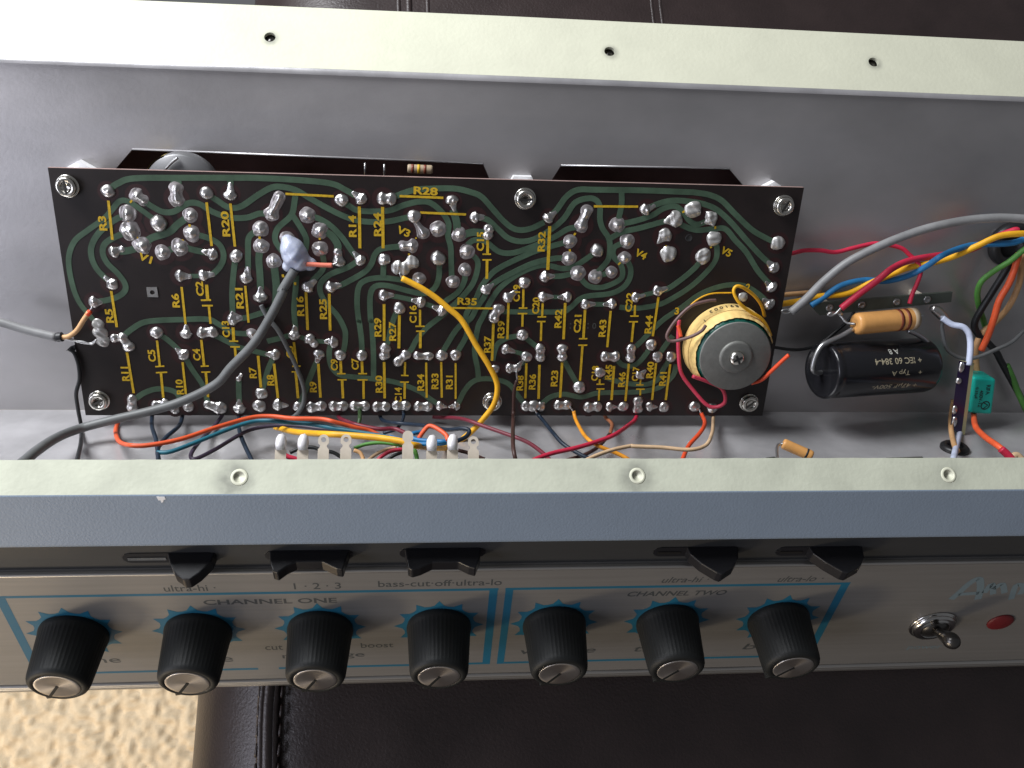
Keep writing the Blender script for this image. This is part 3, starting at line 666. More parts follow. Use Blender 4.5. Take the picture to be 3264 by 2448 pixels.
def solder(i, spec):
    t = spec.split(); c, kind = t[0], t[1]; vals = ' '.join(t[2:]).split('+')
    L = []
    for q in vals:
        x, y, r = map(float, q.split()); u, v = PCB.uv(S(c, x, y)); L.append((u, v, r * zmm * ((1.12 if r > 35 else .95) if kind in 'dm' else 1.0)))
    L = np.array(L); Rm = L[:, 2].max(); lo = (L[:, :2] - L[:, 2:] * 1.25).min(0); hi = (L[:, :2] + L[:, 2:] * 1.25).max(0)
    st = .19; nu, nv = [int(math.ceil((hi[k] - lo[k]) / st)) + 1 for k in (0, 1)]
    U, V = np.meshgrid(np.linspace(lo[0], hi[0], nu), np.linspace(lo[1], hi[1], nv))
    ph = RNG.rand(6) * 6.28
    wave = lambda f, p: np.sin(f * (U * math.cos(p) + V * math.sin(p)) + 3 * p)
    wob = .045 * wave(1.5, ph[0]) + .035 * wave(1.2, ph[1]) + .02 * wave(2.3, ph[2])
    segs = [(L[k], L[k + 1]) for k in range(len(L) - 1)] or [(L[0], L[0])]
    best = None
    for a, b in segs:
        d = b[:2] - a[:2]; l2 = d @ d
        s = np.clip(((U - a[0]) * d[0] + (V - a[1]) * d[1]) / l2, 0, 1) if l2 > 1e-9 else np.zeros_like(U)
        neck = 1 - .22 * np.sin(math.pi * s) if l2 > 1e-9 else 1
        rr = (a[2] + s * (b[2] - a[2])) * neck
        dist = np.hypot(U - a[0] - s * d[0], V - a[1] - s * d[1]); tt = dist / rr * (1 + wob)
        if kind == 'p':
            hh = np.where(tt < 1, .13 * rr * np.clip(1 - tt ** 3, 0, 1) ** .7 + .34 * rr * np.exp(-(tt / .40) ** 2), -(tt - 1) * rr * .5)
        else:
            k = {'d': .56, 'D': .78, 'm': .45}[kind]
            k = np.where(rr < .62 * Rm, k * .55, k); hh = np.where(tt < 1, k * rr * np.clip(1 - tt ** 2.3, 0, 1) ** .56, -(tt - 1) * rr * .9)
        best = hh if best is None else np.maximum(best, hh)
    for u, v, r in L:                                  # clipped lead end in the middle of each joint
        if r > .6 * Rm and kind == 'd':
            ou, ov = (RNG.rand(2) - .5) * .5 * r; best = best + np.where(best > .1, .20 * r * np.exp(-((U - u - ou) ** 2 + (V - v - ov) ** 2) / (.24 * r) ** 2), 0)
    best = best + np.where(best > .15, (.05 if kind == 'm' else .025) * Rm * (wave(1.7, ph[3]) + wave(2.2, ph[4]) + .6 * wave(3.4, ph[5])), 0)
    keep = best > -.16; idx = -np.ones(U.shape, int); vs = []; mb = MB()
    fc = []
    for j in range(nv - 1):
        for k in range(nu - 1):
            q = [(j, k), (j, k + 1), (j + 1, k + 1), (j + 1, k)]
            if any(best[a] > -.05 for a in q) and all(keep[a] for a in q):
                f = []
                for a in q:
                    if idx[a] < 0: idx[a] = len(vs); vs.append(PCB.w(U[a], V[a], best[a]))
                    f.append(idx[a])
                fc.append(f)
    if kind == 'p':
        hv = np.array([(p - PCB.o) @ PCB.n for p in vs]); lim = .155 * Rm
        mb.add(vs, [f for f in fc if hv[f].mean() > lim], 0, True); mb.add(vs, [f for f in fc if hv[f].mean() <= lim], 2, True)
    else: mb.add(vs, fc, 0, True)
    for u, v, r in L:
        if r > .5 * Rm:
            rr = r * RNG.uniform(1.45, 1.75); h = .008 + (i % 13) * .005; n = 18
            mb.add([PCB.w(u, v, h)] + [PCB.w(u + rr * math.cos(6.2832 * k / n), v + rr * math.sin(6.2832 * k / n), h) for k in range(n)], [(0, 1 + k, 1 + (k + 1) % n) for k in range(n)], 1, False); break
    mb.build('solder_joint', [{'d': 'solder', 'D': 'solder', 'p': 'solder', 'm': 'solder_matte'}[kind], 'pad_halo', 'solder_flat'], board)
for i, sp in enumerate([s for ln in JOINTS.split('\n') for s in ln.split('|')]): solder(i, sp)
# square tinned pad with a hole, and an empty drilled hole
u, v = PCB.uv(S('A', 1068, 1245)); V_, F_ = fill2d([[(u - 1.8, v - 1.75), (u + 1.8, v - 1.8), (u + 1.75, v + 1.8), (u - 1.8, v + 1.7)], circle(u, v - .1, .8, 14)], 0.02, .35)
mb = MB(); mb.add([PCB.w(*p) for p in V_], F_, 0, False); mb.build('square_pad', 'solder', board)
u, v = PCB.uv(S('C', 1925, 770)); mb = MB(); mb.lathe(PCB.w(u, v, 0), PCB.n, [(1.35, .0), (1.3, .12), (1.1, .14), (1.0, .06), (0, .05)], 20); mb.build('drilled_hole', 'groove', board)

# yellow print
LINES = """A 680,440 715,785 22|A 1545,455 1590,840 22|A 1755,465 1795,845 22|A 705,1235 755,1555 22|A 1325,1200 1360,1530 20|A 1545,1180 1555,1310 28|A 1495,1318 1585,1315 16|A 1505,1365 1600,1365 16|A 1565,1370 1580,1525 20|A 1885,1190 1915,1515 20
B 305,380 730,402 20|B 1310,400 1695,415 20|B 1490,545 1895,562 20|B 955,490 960,860 26|B 1160,495 1165,860 26|B 2085,780 2085,905 24|B 2040,912 2115,912 14|B 2040,962 2120,962 14|B 2080,968 2078,1130 24|B 485,1245 500,1580 24|B 690,1260 698,1585 24|B 1490,1400 1490,1545 20|B 1450,1547 1530,1547 14|B 1455,1590 1530,1590 14|B 1765,1385 2140,1390 18
C 1085,490 1475,493 20|C 697,665 680,1050 28|C 465,1220 462,1385 20|C 425,1387 500,1387 14|C 415,1435 500,1435 14|C 458,1440 456,1550 20|C 635,1345 630,1460 20|C 590,1464 665,1464 14|C 585,1505 660,1505 14|C 1448,1360 1445,1455 20|C 1405,1457 1480,1457 14|C 1395,1507 1475,1507 14|C 1655,1290 1605,1635 22
G 900,345 895,515 20|G 1110,180 1095,500 24|G 610,180 600,500 22|G 1285,240 1270,490 24|G 1230,495 1305,495 14|G 1225,552 1305,552 14|G 1262,556 1240,865 22|G 1510,250 1480,570 22|G 1712,350 1695,525 22
F 120,395 125,515 26|F 85,517 165,517 14|F 95,567 180,567 14|F 135,570 150,720 22|F 340,645 365,925 24|F 480,715 515,1020 24|F 655,525 680,735 22|F 640,738 715,736 14|F 635,786 715,790 14|F 672,795 692,1020 24|F 870,715 890,1015 24|F 1068,690 1070,800 24|F 1035,803 1110,803 14|F 1040,857 1120,857 14|F 1080,862 1088,1020 24|F 1255,695 1258,800 24|F 1222,803 1300,803 14|F 1215,858 1305,858 14|F 1268,865 1270,1025 22|F 1450,190 1450,515 24|F 1585,285 1580,580 26|F 1770,435 1768,580 24|F 1450,700 1455,1020 24|F 1635,700 1632,815 20|F 1600,818 1665,820 14|F 1590,877 1668,877 14|F 1632,880 1630,1025 22|F 1820,705 1825,1015 20|F 1953,700 1958,1015 20|F 2080,710 2080,1025 18
G 478,345 465,690 24|G 768,710 758,1020 22|G 883,725 875,1025 24|G 1083,705 1065,1015 24|G 1415,850 1412,895 18|G 1385,896 1455,896 14|G 1385,938 1455,938 14|G 1410,945 1405,1040 18|G 1540,735 1518,1035 24|G 1670,715 1640,1045 22|G 1735,902 1800,902 14|G 1735,940 1810,940 14|G 1772,945 1770,995 18|G 1910,710 1875,1035 22|G 2035,720 1995,1035 22|G 1775,850 1770,900 16
E 1120,615 1180,975 22|E 1385,510 1410,740 20|E 1370,741 1450,736 14|E 1375,795 1475,790 14|E 1420,798 1440,1015 22|E 1610,700 1640,985 20|E 1775,505 1800,735 22|E 1770,738 1840,735 14|E 1775,790 1855,788 14|E 1815,794 1835,1010 22
A 872,458 888,436 16|A 850,605 855,628 14|A 930,758 942,775 14|A 1395,648 1396,672 20|A 1330,782 1342,798 14|B 75,755 78,780 20|B 605,765 608,785 18|B 1390,905 1396,925 16|B 1450,765 1458,775 14|C 910,745 925,725 18|C 872,868 876,890 18|C 1300,1005 1320,985 16|C 1865,545 1895,525 18|C 2155,665 2155,690 18|C 2110,855 2125,845 18|C 1720,835 1725,855 16|B 380,1172 400,1172 26|B 280,1090 285,1115 20"""
mb = MB()
for i, ln in enumerate([s for l in LINES.split('\n') for s in l.split('|')]):
    t = ln.split(); P = [PCB.uv(q) for q in seq(' '.join(t[:3]))]; mb = MB()
    ribbon(mb, PCB, P, float(t[3]) * zmm, .185 + (i % 4) * .006); mb.build('printed_line', 'yellow_print', board)
WORDS = """A R3 630 640 120|A R20 1712 645 212|A R5 690 1455 125|A R6 1272 1320 125|A C2 1485 1215 130|A R21 1835 1300 185|A C13 1715 1572 150|B R14 895 665 185|B R24 1115 650 200|B R16 435 1370 180|B R25 637 1395 185|F R29 1395 395 175|F R27 1525 430 180|B C16 1428 1440 165|B C15 2022 800 165
C R32 625 800 175|C C19 405 1255 155|C C20 575 1365 155|C R42 772 1480 175|G R39 545 415 165|C C21 942 1525 170|C R43 1162 1565 165|C C22 1397 1335 180|C R44 1568 1530 175|F R7 295 795 105|F R8 450 860 105|F C3 620 612 115|F R9 825 920 105|F C9 1012 725 110|F C7 1195 718 110|F R30 1405 895 170|F C14 1575 990 150|F R34 1773 880 165|F R33 1898 870 155|F R31 2025 880 135
G R37 425 545 160|G R38 712 885 150|G R36 820 875 155|G R23 1015 845 160|G C18 1372 800 150|G R45 1492 790 150|G R46 1608 855 150|G C17 1730 805 145|G R40 1857 770 165|G R41 1970 850 140|E R11 1105 805 135|E C5 1340 645 112|E R10 1585 920 145|E C4 1735 635 112"""
for i, ln in enumerate([s for l in WORDS.split('\n') for s in l.split('|')]):
    t = ln.split(); u, v = PCB.uv(S(t[0], float(t[2]), float(t[3]))); mb = MB()
    add_text(mb, PCB, t[1], u, v, .215, math.pi / 2, 66 * zmm, float(t[4]) * zmm * 1.02, .035); mb.build('printed_designator', 'yellow_print', board)
for c, s, x, y, ln_, rot in (('B', 'R28', 1540, 355, 205, -2), ('B', 'R35', 1905, 1328, 175, -2), ('A', 'V1', 1005, 945, 115, -22), ('B', 'V3', 1345, 712, 115, -22), ('C', 'V4', 1500, 912, 110, -24), ('D', 'V5', 870, 890, 105, -24), ('C', '3', 1817, 1412, 42, 0), ('D', '2', 1060, 1203, 42, 0)):
    u, v = PCB.uv(S(c, x, y)); mb = MB(); add_text(mb, PCB, s, u, v, .215, math.radians(rot), 68 * zmm, ln_ * zmm, .035); mb.build('printed_designator', 'yellow_print', board)
for s, x, y in ((':', 880, 1545), (':', 1035, 1545), ('0', 1090, 1545)):
    u, v = PCB.uv(S('C', x, y)); mb = MB(); add_text(mb, PCB, s, u, v, .02, 0, 55 * zmm); mb.build('faint_digit', 'grey_print', board)

# board screws with washers, and the hexagonal standoffs under them
for c, x, y in (('A', 305, 320), ('C', 485, 430), ('D', 1388, 490), ('E', 865, 1052), ('G', 470, 1062), ('H', 1080, 1072)):
    u, v = PCB.uv(S(c, x, y), 1.6); o = PCB.w(u, v, 0); a = RNG.rand() * 3
    mb = MB(); mb.lathe(o, PCB.n, [(3.75, .01), (3.75, .5), (3.55, .62), (2.4, .62)], 28)
    sc = mb.build('board_screw', 'screw_steel', board)
    mb = MB(); mb.lathe(o, PCB.n, [(3.15, .63), (3.25, 1.0), (3.25, 2.0), (3.0, 2.45), (2.5, 2.6), (1.9, 2.45), (1.6, 1.9), (1.3, 1.55), (0, 1.45)], 28); mb.build('screw_head', 'screw_steel', sc)
    mb = MB(); f2 = Frame(o, math.cos(a) * PCB.x + math.sin(a) * PCB.y, -math.sin(a) * PCB.x + math.cos(a) * PCB.y, PCB.n)
    mb.box(f2, -2.5, 2.5, -.35, .35, 2.2, 2.56); mb.build('screw_slot', 'dark_metal', sc)
    mb = MB(); mb.prism(Frame(o, PCB.x, PCB.y, PCB.n), circle(0, 0, 4.4, 6, math.pi / 6 if c != 'C' else 0), -11.2, -1.65); mb.build('standoff', 'standoff_metal', board)
    mb = MB(); mb.prism(Frame(o, PCB.x, PCB.y, PCB.n), circle(0, 0, 6.4, 6, math.pi / 6 if c != 'C' else 0), -14.6, -11.2); mb.build('standoff_nut', 'standoff_metal', board)
# parts hanging on the far side of the board, seen through the wall cut-outs
u, v = PCB.uv(S('d', 396, 408), -8); mb = MB(); mb.lathe(PCB.w(u, v, -12), PCB.n, [(11.4, 0), (12.2, 1), (12.2, 6.2), (11.6, 7.2), (0, 7.4)], 48); cn = mb.build('can_capacitor', 'can_grey', board)
mb = MB(); a = [math.radians(t) for t in np.linspace(112, 150, 8)]; mb.add([PCB.w(u + 12.35 * math.cos(t), v + 12.35 * math.sin(t), h) for h in (-11.5, -5) for t in a], [(i, i + 1, 9 + i, 8 + i) for i in range(7)]); mb.build('can_label', 'can_yellow', cn)
mb = MB(); mb.tube(path3(seq('d 357,366 370,352 384,341'), [(0, 'p', -4)], 6), .45); mb.build('can_lead', 'lead_wire', cn)
def resistor(name, a, b, r, bands, parent=None, body='resistor_tan'):
    a, b = np.array(a), np.array(b); L = np.linalg.norm(b - a)
    mb = MB(); mb.lathe(a, b - a, [(0, .35), (r * .30, .3), (r * .42, .02), (r * .8, 0), (r * .97, r * .2), (r, r * .5), (r * .985, L * .3), (r * .985, L * .7), (r, L - r * .5), (r * .97, L - r * .2), (r * .8, L), (r * .2, L), (0, L)], 30)
    o = mb.build(name, body, parent)
    for f, w, m in bands:
        mb = MB(); mb.lathe(a, b - a, [(r * 1.004, L * f - w / 2), (r * 1.012, L * f - w / 2), (r * 1.012, L * f + w / 2), (r * 1.004, L * f + w / 2)], 30); mb.build('colour_band', m, o, )
    return o
a = PCB.hit(S('B', 1380, 158), -8.5); b = PCB.hit(S('B', 1600, 168), -8.5)
resistor('hidden_resistor', a, b, 1.5, [(.2, 1, 'resistor_band'), (.45, 1, 'yellow_print'), (.7, 1, 'resistor_band')], board, 'resistor_grey')
for x, y in ((1005, 170), (1175, 180)):
    a = PCB.hit(S('B', x, y - 60), -9); b = PCB.hit(S('B', x, y + 40), -9); mb = MB(); mb.tube([a, b], .35, 6); mb.build('hidden_lead', 'lead_wire', board)

# hot-glue blob over the cable end
mb = MB(); Lb = [('B', 325, 790, 55, 3.2), ('B', 350, 840, 80, 4.6), ('B', 365, 870, 100, 5.4), ('B', 385, 915, 108, 5.8), ('B', 430, 970, 90, 5.0), ('B', 330, 1020, 52, 3.0), ('B', 520, 1000, 60, 2.2)]
UV = [(*PCB.uv(S(c, x, y)), r * zmm, h) for c, x, y, r, h in Lb]
us_ = np.linspace(min(q[0] - q[2] for q in UV) - 1, max(q[0] + q[2] for q in UV) + 1, 46); vs_ = np.linspace(min(q[1] - q[2] for q in UV) - 1, max(q[1] + q[2] for q in UV) + 1, 56)
U, V = np.meshgrid(us_, vs_); hh = np.full(U.shape, -1.5)
for u, v, r, h in UV:
    t = np.hypot(U - u, V - v) / r; hh = np.maximum(hh, np.where(t < 1, h * np.sqrt(np.clip(1 - t * t, 0, 1)), -(t - 1) * 6))
hh += np.where(hh > .3, .45 * np.sin(U * 1.3 + 1) * np.sin(V * 1.1) + .25 * np.sin(U * 2.7) * np.sin(V * 2.3 + 2), 0)
for _ in range(7): hh[1:-1, 1:-1] = (hh[1:-1, 1:-1] * 2 + hh[:-2, 1:-1] + hh[2:, 1:-1] + hh[1:-1, :-2] + hh[1:-1, 2:]) / 6
n = U.shape[1]; mb.add([PCB.w(a, b, max(c, -1.2)) for a, b, c in zip(U.ravel(), V.ravel(), hh.ravel())], [(j * n + i, j * n + i + 1, (j + 1) * n + i + 1, (j + 1) * n + i) for j in range(U.shape[0] - 1) for i in range(n - 1) if hh[j:j + 2, i:i + 2].max() > -.6])
tag(mb.build('glue_blob', 'hot_glue'), 'milky bluish blob of hot glue holding the grey cable end on the board', 'glue')

# ------------------------------------------------------------------ round choke bolted to the board's corner
cu, cv = PCB.uv(S('H', 952, 655), 12.5)
coil = root('round_choke', PCB.w(cu, cv, 0), 'round green-wound choke with yellow paper tape and a grey metal washer on top', 'choke')
o = PCB.w(cu, cv, 0)
mb = MB(); n = 150; prof = [(8, .4), (12.6, .5), (13.9, 1.5), (14.2, 4), (14.2, 8.5), (13.7, 10.6), (12.6, 11.6), (8, 11.8)]; P = []; F = []
for r, h in prof:
    for i in range(n):
        t = 2 * math.pi * i / n; rr = r + .13 * math.cos(t * 75); P.append(PCB.w(cu + rr * math.cos(t), cv + rr * math.sin(t), h))
for j in range(len(prof) - 1):
    for i in range(n): F.append((j * n + i, j * n + (i + 1) % n, (j + 1) * n + (i + 1) % n, (j + 1) * n + i))
mb.add(P, F); mb.build('winding', 'winding', coil)
def arc_band(a0, a1, prof, k=60, jag=0.):
    mb = MB(); P = []
    for r, h in prof:
        for i, t in enumerate(np.linspace(math.radians(a0), math.radians(a1), k)):
            hj = h + (jag * (math.sin(i * .7) + math.sin(i * 1.9)) if h > 8 else 0); P.append(PCB.w(cu + r * math.cos(t), cv + r * math.sin(t), hj))
    mb.add(P, [(j * k + i, j * k + i + 1, (j + 1) * k + i + 1, (j + 1) * k + i) for j in range(len(prof) - 1) for i in range(k - 1)]); return mb
tp = arc_band(18, 228, [(16.1, .4), (16.2, 2.5), (15.7, 7.0), (15.0, 9.8), (14.3, 10.9)], 70, .22).build('paper_tape', 'paper_tape', coil)
arc_band(40, 210, [(16.3, .4), (16.4, 3.0), (15.95, 6.6)], 60).build('tape_layer', 'paper_tape', tp)
def cyl_text(s, a_mid, h_mid, height, mi_name):
    V, F, w, hh_ = text2d(s, .02); sc = height / hh_; mb = MB(); P = []
    for x, y, _ in V:
        t = math.radians(a_mid) + x * sc / 16.4; hq = h_mid + y * sc; rq = 16.55 - max(0, hq - 2.6) * .125; P.append(PCB.w(cu + rq * math.cos(t), cv + rq * math.sin(t), hq))
    mb.add(P, F, 0, False); mb.build('tape_number', mi_name, tp)
cyl_text('8 9 1 0 0 3', 103, 3.6, 1.9, 'groove'); cyl_text('1', 134, 6.3, 1.7, 'groove')
mb = MB(); mb.lathe(o, PCB.n, [(13.0, 11.9), (13.2, 12.0), (13.2, 12.45)], 72, 1); mb.lathe(o, PCB.n, [(13.2, 12.45), (12.9, 12.6), (0, 12.6)], 72, 0); mb.build('top_washer', ['grey_washer', 'washer_rim'], coil)
mb = MB(); mb.lathe(o, PCB.n, [(6.2, 12.55), (6.2, 13.0), (5.8, 13.5), (5.2, 13.6), (0, 13.6)], 48); mb.build('boss_washer', 'grey_washer', coil)
mb = MB(); mb.lathe(o, PCB.n, [(2.75, 13.6), (2.75, 14.1), (2.4, 14.9), (1.6, 15.4), (.5, 15.55), (0, 15.55)], 28); sc = mb.build('choke_screw', 'screw_steel', coil)
for k in range(2):
    t = .5 + k * math.pi / 2; f2 = Frame(o, math.cos(t) * PCB.x + math.sin(t) * PCB.y, -math.sin(t) * PCB.x + math.cos(t) * PCB.y, PCB.n)
    mb = MB(); mb.box(f2, -1.75, 1.75, -.42, .42, 14.6, 15.62 + .02 * k); mb.build('cross_recess', 'groove', sc)
def lead(s, ds, z, m, parent, name='lead'):
    P = path3(seq(s), ds); mb = MB(); mb.tube(P, R_OF(z, P[len(P) // 2]), 9); return mb.build(name, 'wire_' + m, parent)
lead('H 455,330 448,460 450,620 475,800 580,950 700,1080 790,1098 860,1050 835,940 720,880 575,828', [(0, 'p', 1), (.45, 'p', 6), (.7, 'p', 10), (1, 'p', 11)], 17, 'pink', coil)
lead('H 520,235 620,150 740,100 930,92', [(0, 'p', 5), (1, 'p', 3)], 7, 'yellow', coil)
lead('H 1210,300 1180,200 1110,110 1010,42 955,38 938,90 990,185 1090,265 1170,310 1225,380 1262,470', [(0, 'p', 4), (.35, 'p', 9), (.6, 'p', 10), (1, 'p', 8)], 15, 'yellow', coil)
lead('H 780,158 700,165 560,210 440,320 362,430 350,490 400,518 550,482 650,430 690,380', [(0, 'p', 6), (.5, 'p', 8), (1, 'p', 12)], 15, 'mauve', coil)
lead('H 1090,890 1180,860 1250,800 1340,715 1422,640', [(0, 'p', 10), (1, 'p', 15)], 18, 'vermilion', coil)
lead('H 445,380 460,430 470,480', [(0, 'p', 2), (1, 'p', 4)], 17, 'vermilion', coil)

# ------------------------------------------------------------------ wires
def wire(name, label, color, z, s, ds, cat='wire', group=None, strip=None, n=10):
    P = path3(seq(s), ds); mb = MB(); mb.tube(P, R_OF(z, P[len(P) // 2]), n)
    o = mb.build(name, 'wire_' + color); tag(o, label, cat, group)
    if strip:
        P = path3(seq(strip[0]), strip[1], 6); mb = MB(); mb.tube(P, R_OF(strip[2] if len(strip) > 2 else z * .5, P[0]), 8); mb.build('bare_end', 'lead_wire', o)
    return o
wire('grey_cable', 'thick grey cable sweeping from the glue blob down across the board', 'grey', 40,
     'B 385,1050 350,1110 270,1240 F 560,80 450,300 300,540 100,750 E 1900,900 1600,1050 1300,1140 1000,1210 700,1290 500,1370 330,1480 215,1575 80,1680', [(0, 'p', 2.5), (.25, 'p', 8), (.55, 'p', 10), (.75, 'p', 14), (1, 'z', -12)], 'cable', n=14)
o = wire('shielded_cable', 'light grey shielded cable entering from the left edge, ending in black tape', 'lightgrey', 38, 'E -160,315 0,350 250,425 500,485', [(0, 'p', 1), (1, 'p', 3)], 'cable', n=14)
for nm, m, z, s, h in (('tape_end', 'rubber', 42, 'E 500,485 550,480', 3), ('inner_wire', 'wire_tan', 22, 'E 550,485 610,475 680,420 735,335 785,262', 3.2), ('inner_tip', 'wire_vermilion', 23, 'E 770,285 795,255', 3.2), ('shield_strand', 'wire_silver', 10, 'E 560,488 640,505 720,530 800,538 848,510', 3), ('shield_strand', 'wire_silver', 8, 'E 560,494 650,516 730,522 810,545 852,505', 3.3), ('bare_tip', 'lead_wire', 9, 'E 785,262 815,215', 2.6)):
    P = path3(seq(s), [(0, 'p', h)], 6); mb = MB(); mb.tube(P, R_OF(z, P[0]), 10); mb.build(nm, m, o)
wire('black_wire', 'black wire hanging down past the left edge of the board', 'black', 17, 'E 612,590 655,625 690,720 702,850 672,980 690,1130 716,1280 712,1420 680,1570 670,1680', [(0, 'p', 1), (.35, 'p', 1.5), (.6, 'p', -1), (1, 'z', -16)])
mb = MB(); mb.prism(PCB, [tuple(PCB.uv(S('E', x, y))) for x, y in ((588, 598), (625, 560), (665, 545), (672, 585), (655, 618), (630, 590))], .2, .6); mb.build('tape_flap', 'rubber', bpy.data.objects['black_wire'])
wire('yellow_wire', 'long yellow wire curving from board to lugs and back left', 'yellow', 25, 'B 1330,1125 1480,1200 1620,1290 1740,1390 1860,1500 G 330,560 430,720 500,860 512,960 480,1080 400,1190 300,1300 170,1410 F 2060,1450 1900,1458 1700,1432 1600,1400 1400,1370 1100,1345 800,1330 650,1315 490,1275',
     [(0, 'p', 3), (.3, 'p', 9), (.55, 'p', 12), (.66, 'z', -11), (.85, 'z', -16), (1, 'f', 6)], strip=('B 1310,1075 1335,1130', [(0, 'p', 2.5)], 11))
wire('orange_wire', 'orange wire looping below the left half of the board', 'orange', 20, 'E 1042,1225 1020,1320 1060,1410 1180,1440 1350,1430 1600,1380 1900,1280 2200,1195 F 450,1180 650,1200 900,1205 1050,1240 1200,1280 1330,1310 1480,1390', [(0, 'p', -1), (.12, 'f', 15), (.8, 'f', 14), (1, 'f', 6)])
wire('teal_wire', 'dark teal blue wire running just under the orange wire', 'teal', 19, 'E 1385,1500 1500,1493 1700,1420 2000,1300 2200,1232 F 400,1217 600,1235 800,1250 1000,1285 1200,1315 1400,1348 1600,1385', [(0, 'f', 9), (.5, 'f', 12), (1, 'f', 10)])
wire('navy_wire', 'dark navy wire dropping straight below the board, left one of a pair', 'navy', 19, 'E 1342,1150 1340,1270 1378,1400 1395,1560 1400,1640', [(0, 'p', -2.5), (.4, 'f', 10), (1, 'f', 8)])
wire('navy_wire', 'dark navy wire bending left below the board to join its neighbour', 'navy', 19, 'E 1612,1150 1580,1260 1460,1370 1392,1470 1398,1560', [(0, 'p', -2.5), (.4, 'f', 8), (1, 'f', 6)])
wire('purple_wire', 'dull purple wire folded back in a tight hairpin under the board', 'purple', 18, 'E 1975,1150 1890,1265 1780,1380 1695,1490 1685,1545 1735,1552 1900,1470 2100,1350 F 300,1292 500,1262 700,1267 900,1292 1100,1312 1320,1322', [(0, 'p', -2.5), (.2, 'f', 8), (1, 'f', 8)])
wire('blue_black_wire', 'blue-black wire running down behind the orange and teal wires', 'navy', 19, 'F 170,1150 172,1290 205,1400 285,1570 330,1650', [(0, 'p', -1.5), (.3, 'f', 7), (1, 'f', 5)])
wire('thin_grey_wire', 'thin grey wire crossing behind the thick cable to the board edge', 'grey', 20, 'F 365,200 385,240 430,320 520,430 620,620 690,780 742,930 742,1050 700,1140 640,1195', [(0, 'p', 1.6), (.5, 'p', 2.2), (1, 'p', 1.5)])
wire('dark_red_wire', 'dark red wire leaving the bottom edge of the board near the middle', 'darkred', 19, 'F 1040,1150 1065,1200 1200,1252 1400,1292 1540,1290 1640,1330', [(0, 'p', -1), (.3, 'f', 9), (1, 'f', 8)])
wire('green_stub', 'short dark green wire dropping from the bottom edge of the board', 'darkgreen', 18, 'F 1235,1120 1235,1200 1222,1265 1215,1330', [(0, 'p', .5), (.4, 'f', 8), (1, 'f', 4)])
wire('navy_loop_wire', 'glossy navy wire looping round above the soldered lugs', 'navy', 19, 'F 1405,1160 1450,1222 1600,1243 1800,1262 2000,1298 2140,1288 G 265,1308 235,1360 150,1402 90,1425', [(0, 'p', -2), (.2, 'f', 9), (.8, 'z', -20), (1, 'z', -15)])
wire('grey_navy_wire', 'thin dark wire end below the board, right of the green stub', 'navy', 15, 'F 1618,1130 1618,1200 1560,1290 1440,1330', [(0, 'p', .3), (.4, 'f', 7), (1, 'f', 5)])
wire('blue_wire', 'bright blue wire curled into a loop at the soldered lugs', 'blue', 20, 'F 1500,1362 1600,1388 1720,1420 1830,1425 1950,1420 2020,1405 1900,1400 1760,1390 1695,1365 1700,1335 1780,1318', [(0, 'z', -17), (.6, 'z', -12), (1, 'z', -19)])
wire('short_orange_wire', 'short orange wire bent like a roof over a soldered lug', 'orange', 20, 'F 1755,1375 1800,1310 1850,1265 1920,1290 1995,1345 2012,1390', [(0, 'z', -16), (.5, 'z', -14), (1, 'z', -11)])
wire('light_green_wire', 'light green wire arching left from the tan lug', 'green', 17, 'F 1185,1462 1300,1425 1450,1415 1640,1445', [(0, 'z', -20), (1, 'z', -19)])
wire('green_wire_end', 'green wire end dropping behind the tan lug', 'green', 20, 'F 1715,1470 1735,1530 1745,1600', [(0, 'z', -16), (1, 'z', -16)])
wire('tan_wire', 'short tan wire beside the bare lug with a hole', 'tan', 18, 'F 1185,1480 1235,1500 1262,1545 1275,1610', [(0, 'z', -17), (1, 'z', -17)])
wire('beige_wire', 'beige wire alongside the small red wire behind the front flange', 'beige', 16, 'F 1560,1455 1450,1480 1370,1520 1300,1575', [(0, 'z', -22), (1, 'z', -22)])
wire('small_red_wire', 'small red wire leading left from the tan lug', 'red', 18, 'F 1640,1468 1520,1485 1440,1525 1380,1580', [(0, 'z', -18), (1, 'z', -18)])
wire('black_green_wire', 'dark wire under the small red wire by the front flange', 'black', 16, 'F 1640,1490 1550,1520 1470,1570', [(0, 'z', -22), (1, 'z', -22)])
wire('lug_red_wire', 'red wire curving away from the leftmost soldered lug', 'red', 22, 'F 518,1445 540,1495 600,1535 680,1560 760,1600', [(0, 'z', -9), (1, 'z', -10)])
wire('black_link_wire', 'black wire passing behind the two bare lugs on the left', 'black', 18, 'F 620,1500 720,1460 820,1455 900,1480 1000,1500 1080,1545', [(0, 'z', -24), (1, 'z', -24)])
wire('brown_link_wire', 'dark brown wire between the two right lugs', 'brown', 17, 'F 2100,1480 2180,1500 G 300,1520 400,1560', [(0, 'z', -20), (1, 'z', -20)])
wire('maroon_wire', 'long maroon wire slanting down from board centre to the front flange', 'darkred', 18, 'G -60,1185 0,1190 200,1202 400,1270 600,1340 760,1400 870,1470 960,1550 1010,1620', [(0, 'p', -4), (.3, 'f', 8), (1, 'f', 6)])
wire('brown_wire', 'dark brown wire hanging from a joint near the lower middle screw', 'brown', 18, 'G 685,865 662,950 656,1100 650,1300 652,1450 672,1560 690,1640', [(0, 'p', 2.5), (.35, 'p', 4), (.65, 'f', 18), (1, 'z', -20)], strip=('G 680,780 688,870', [(0, 'p', 2.2)], 9))
wire('black_blue_wire', 'blue-black wire curving right below the long soldered joint', 'navy', 18, 'G 858,1150 920,1222 1000,1322 1100,1430 1260,1525 1350,1560', [(0, 'p', .8), (.4, 'f', 10), (1, 'f', 7)], strip=('G 835,1110 865,1160', [(0, 'p', 1)], 9))
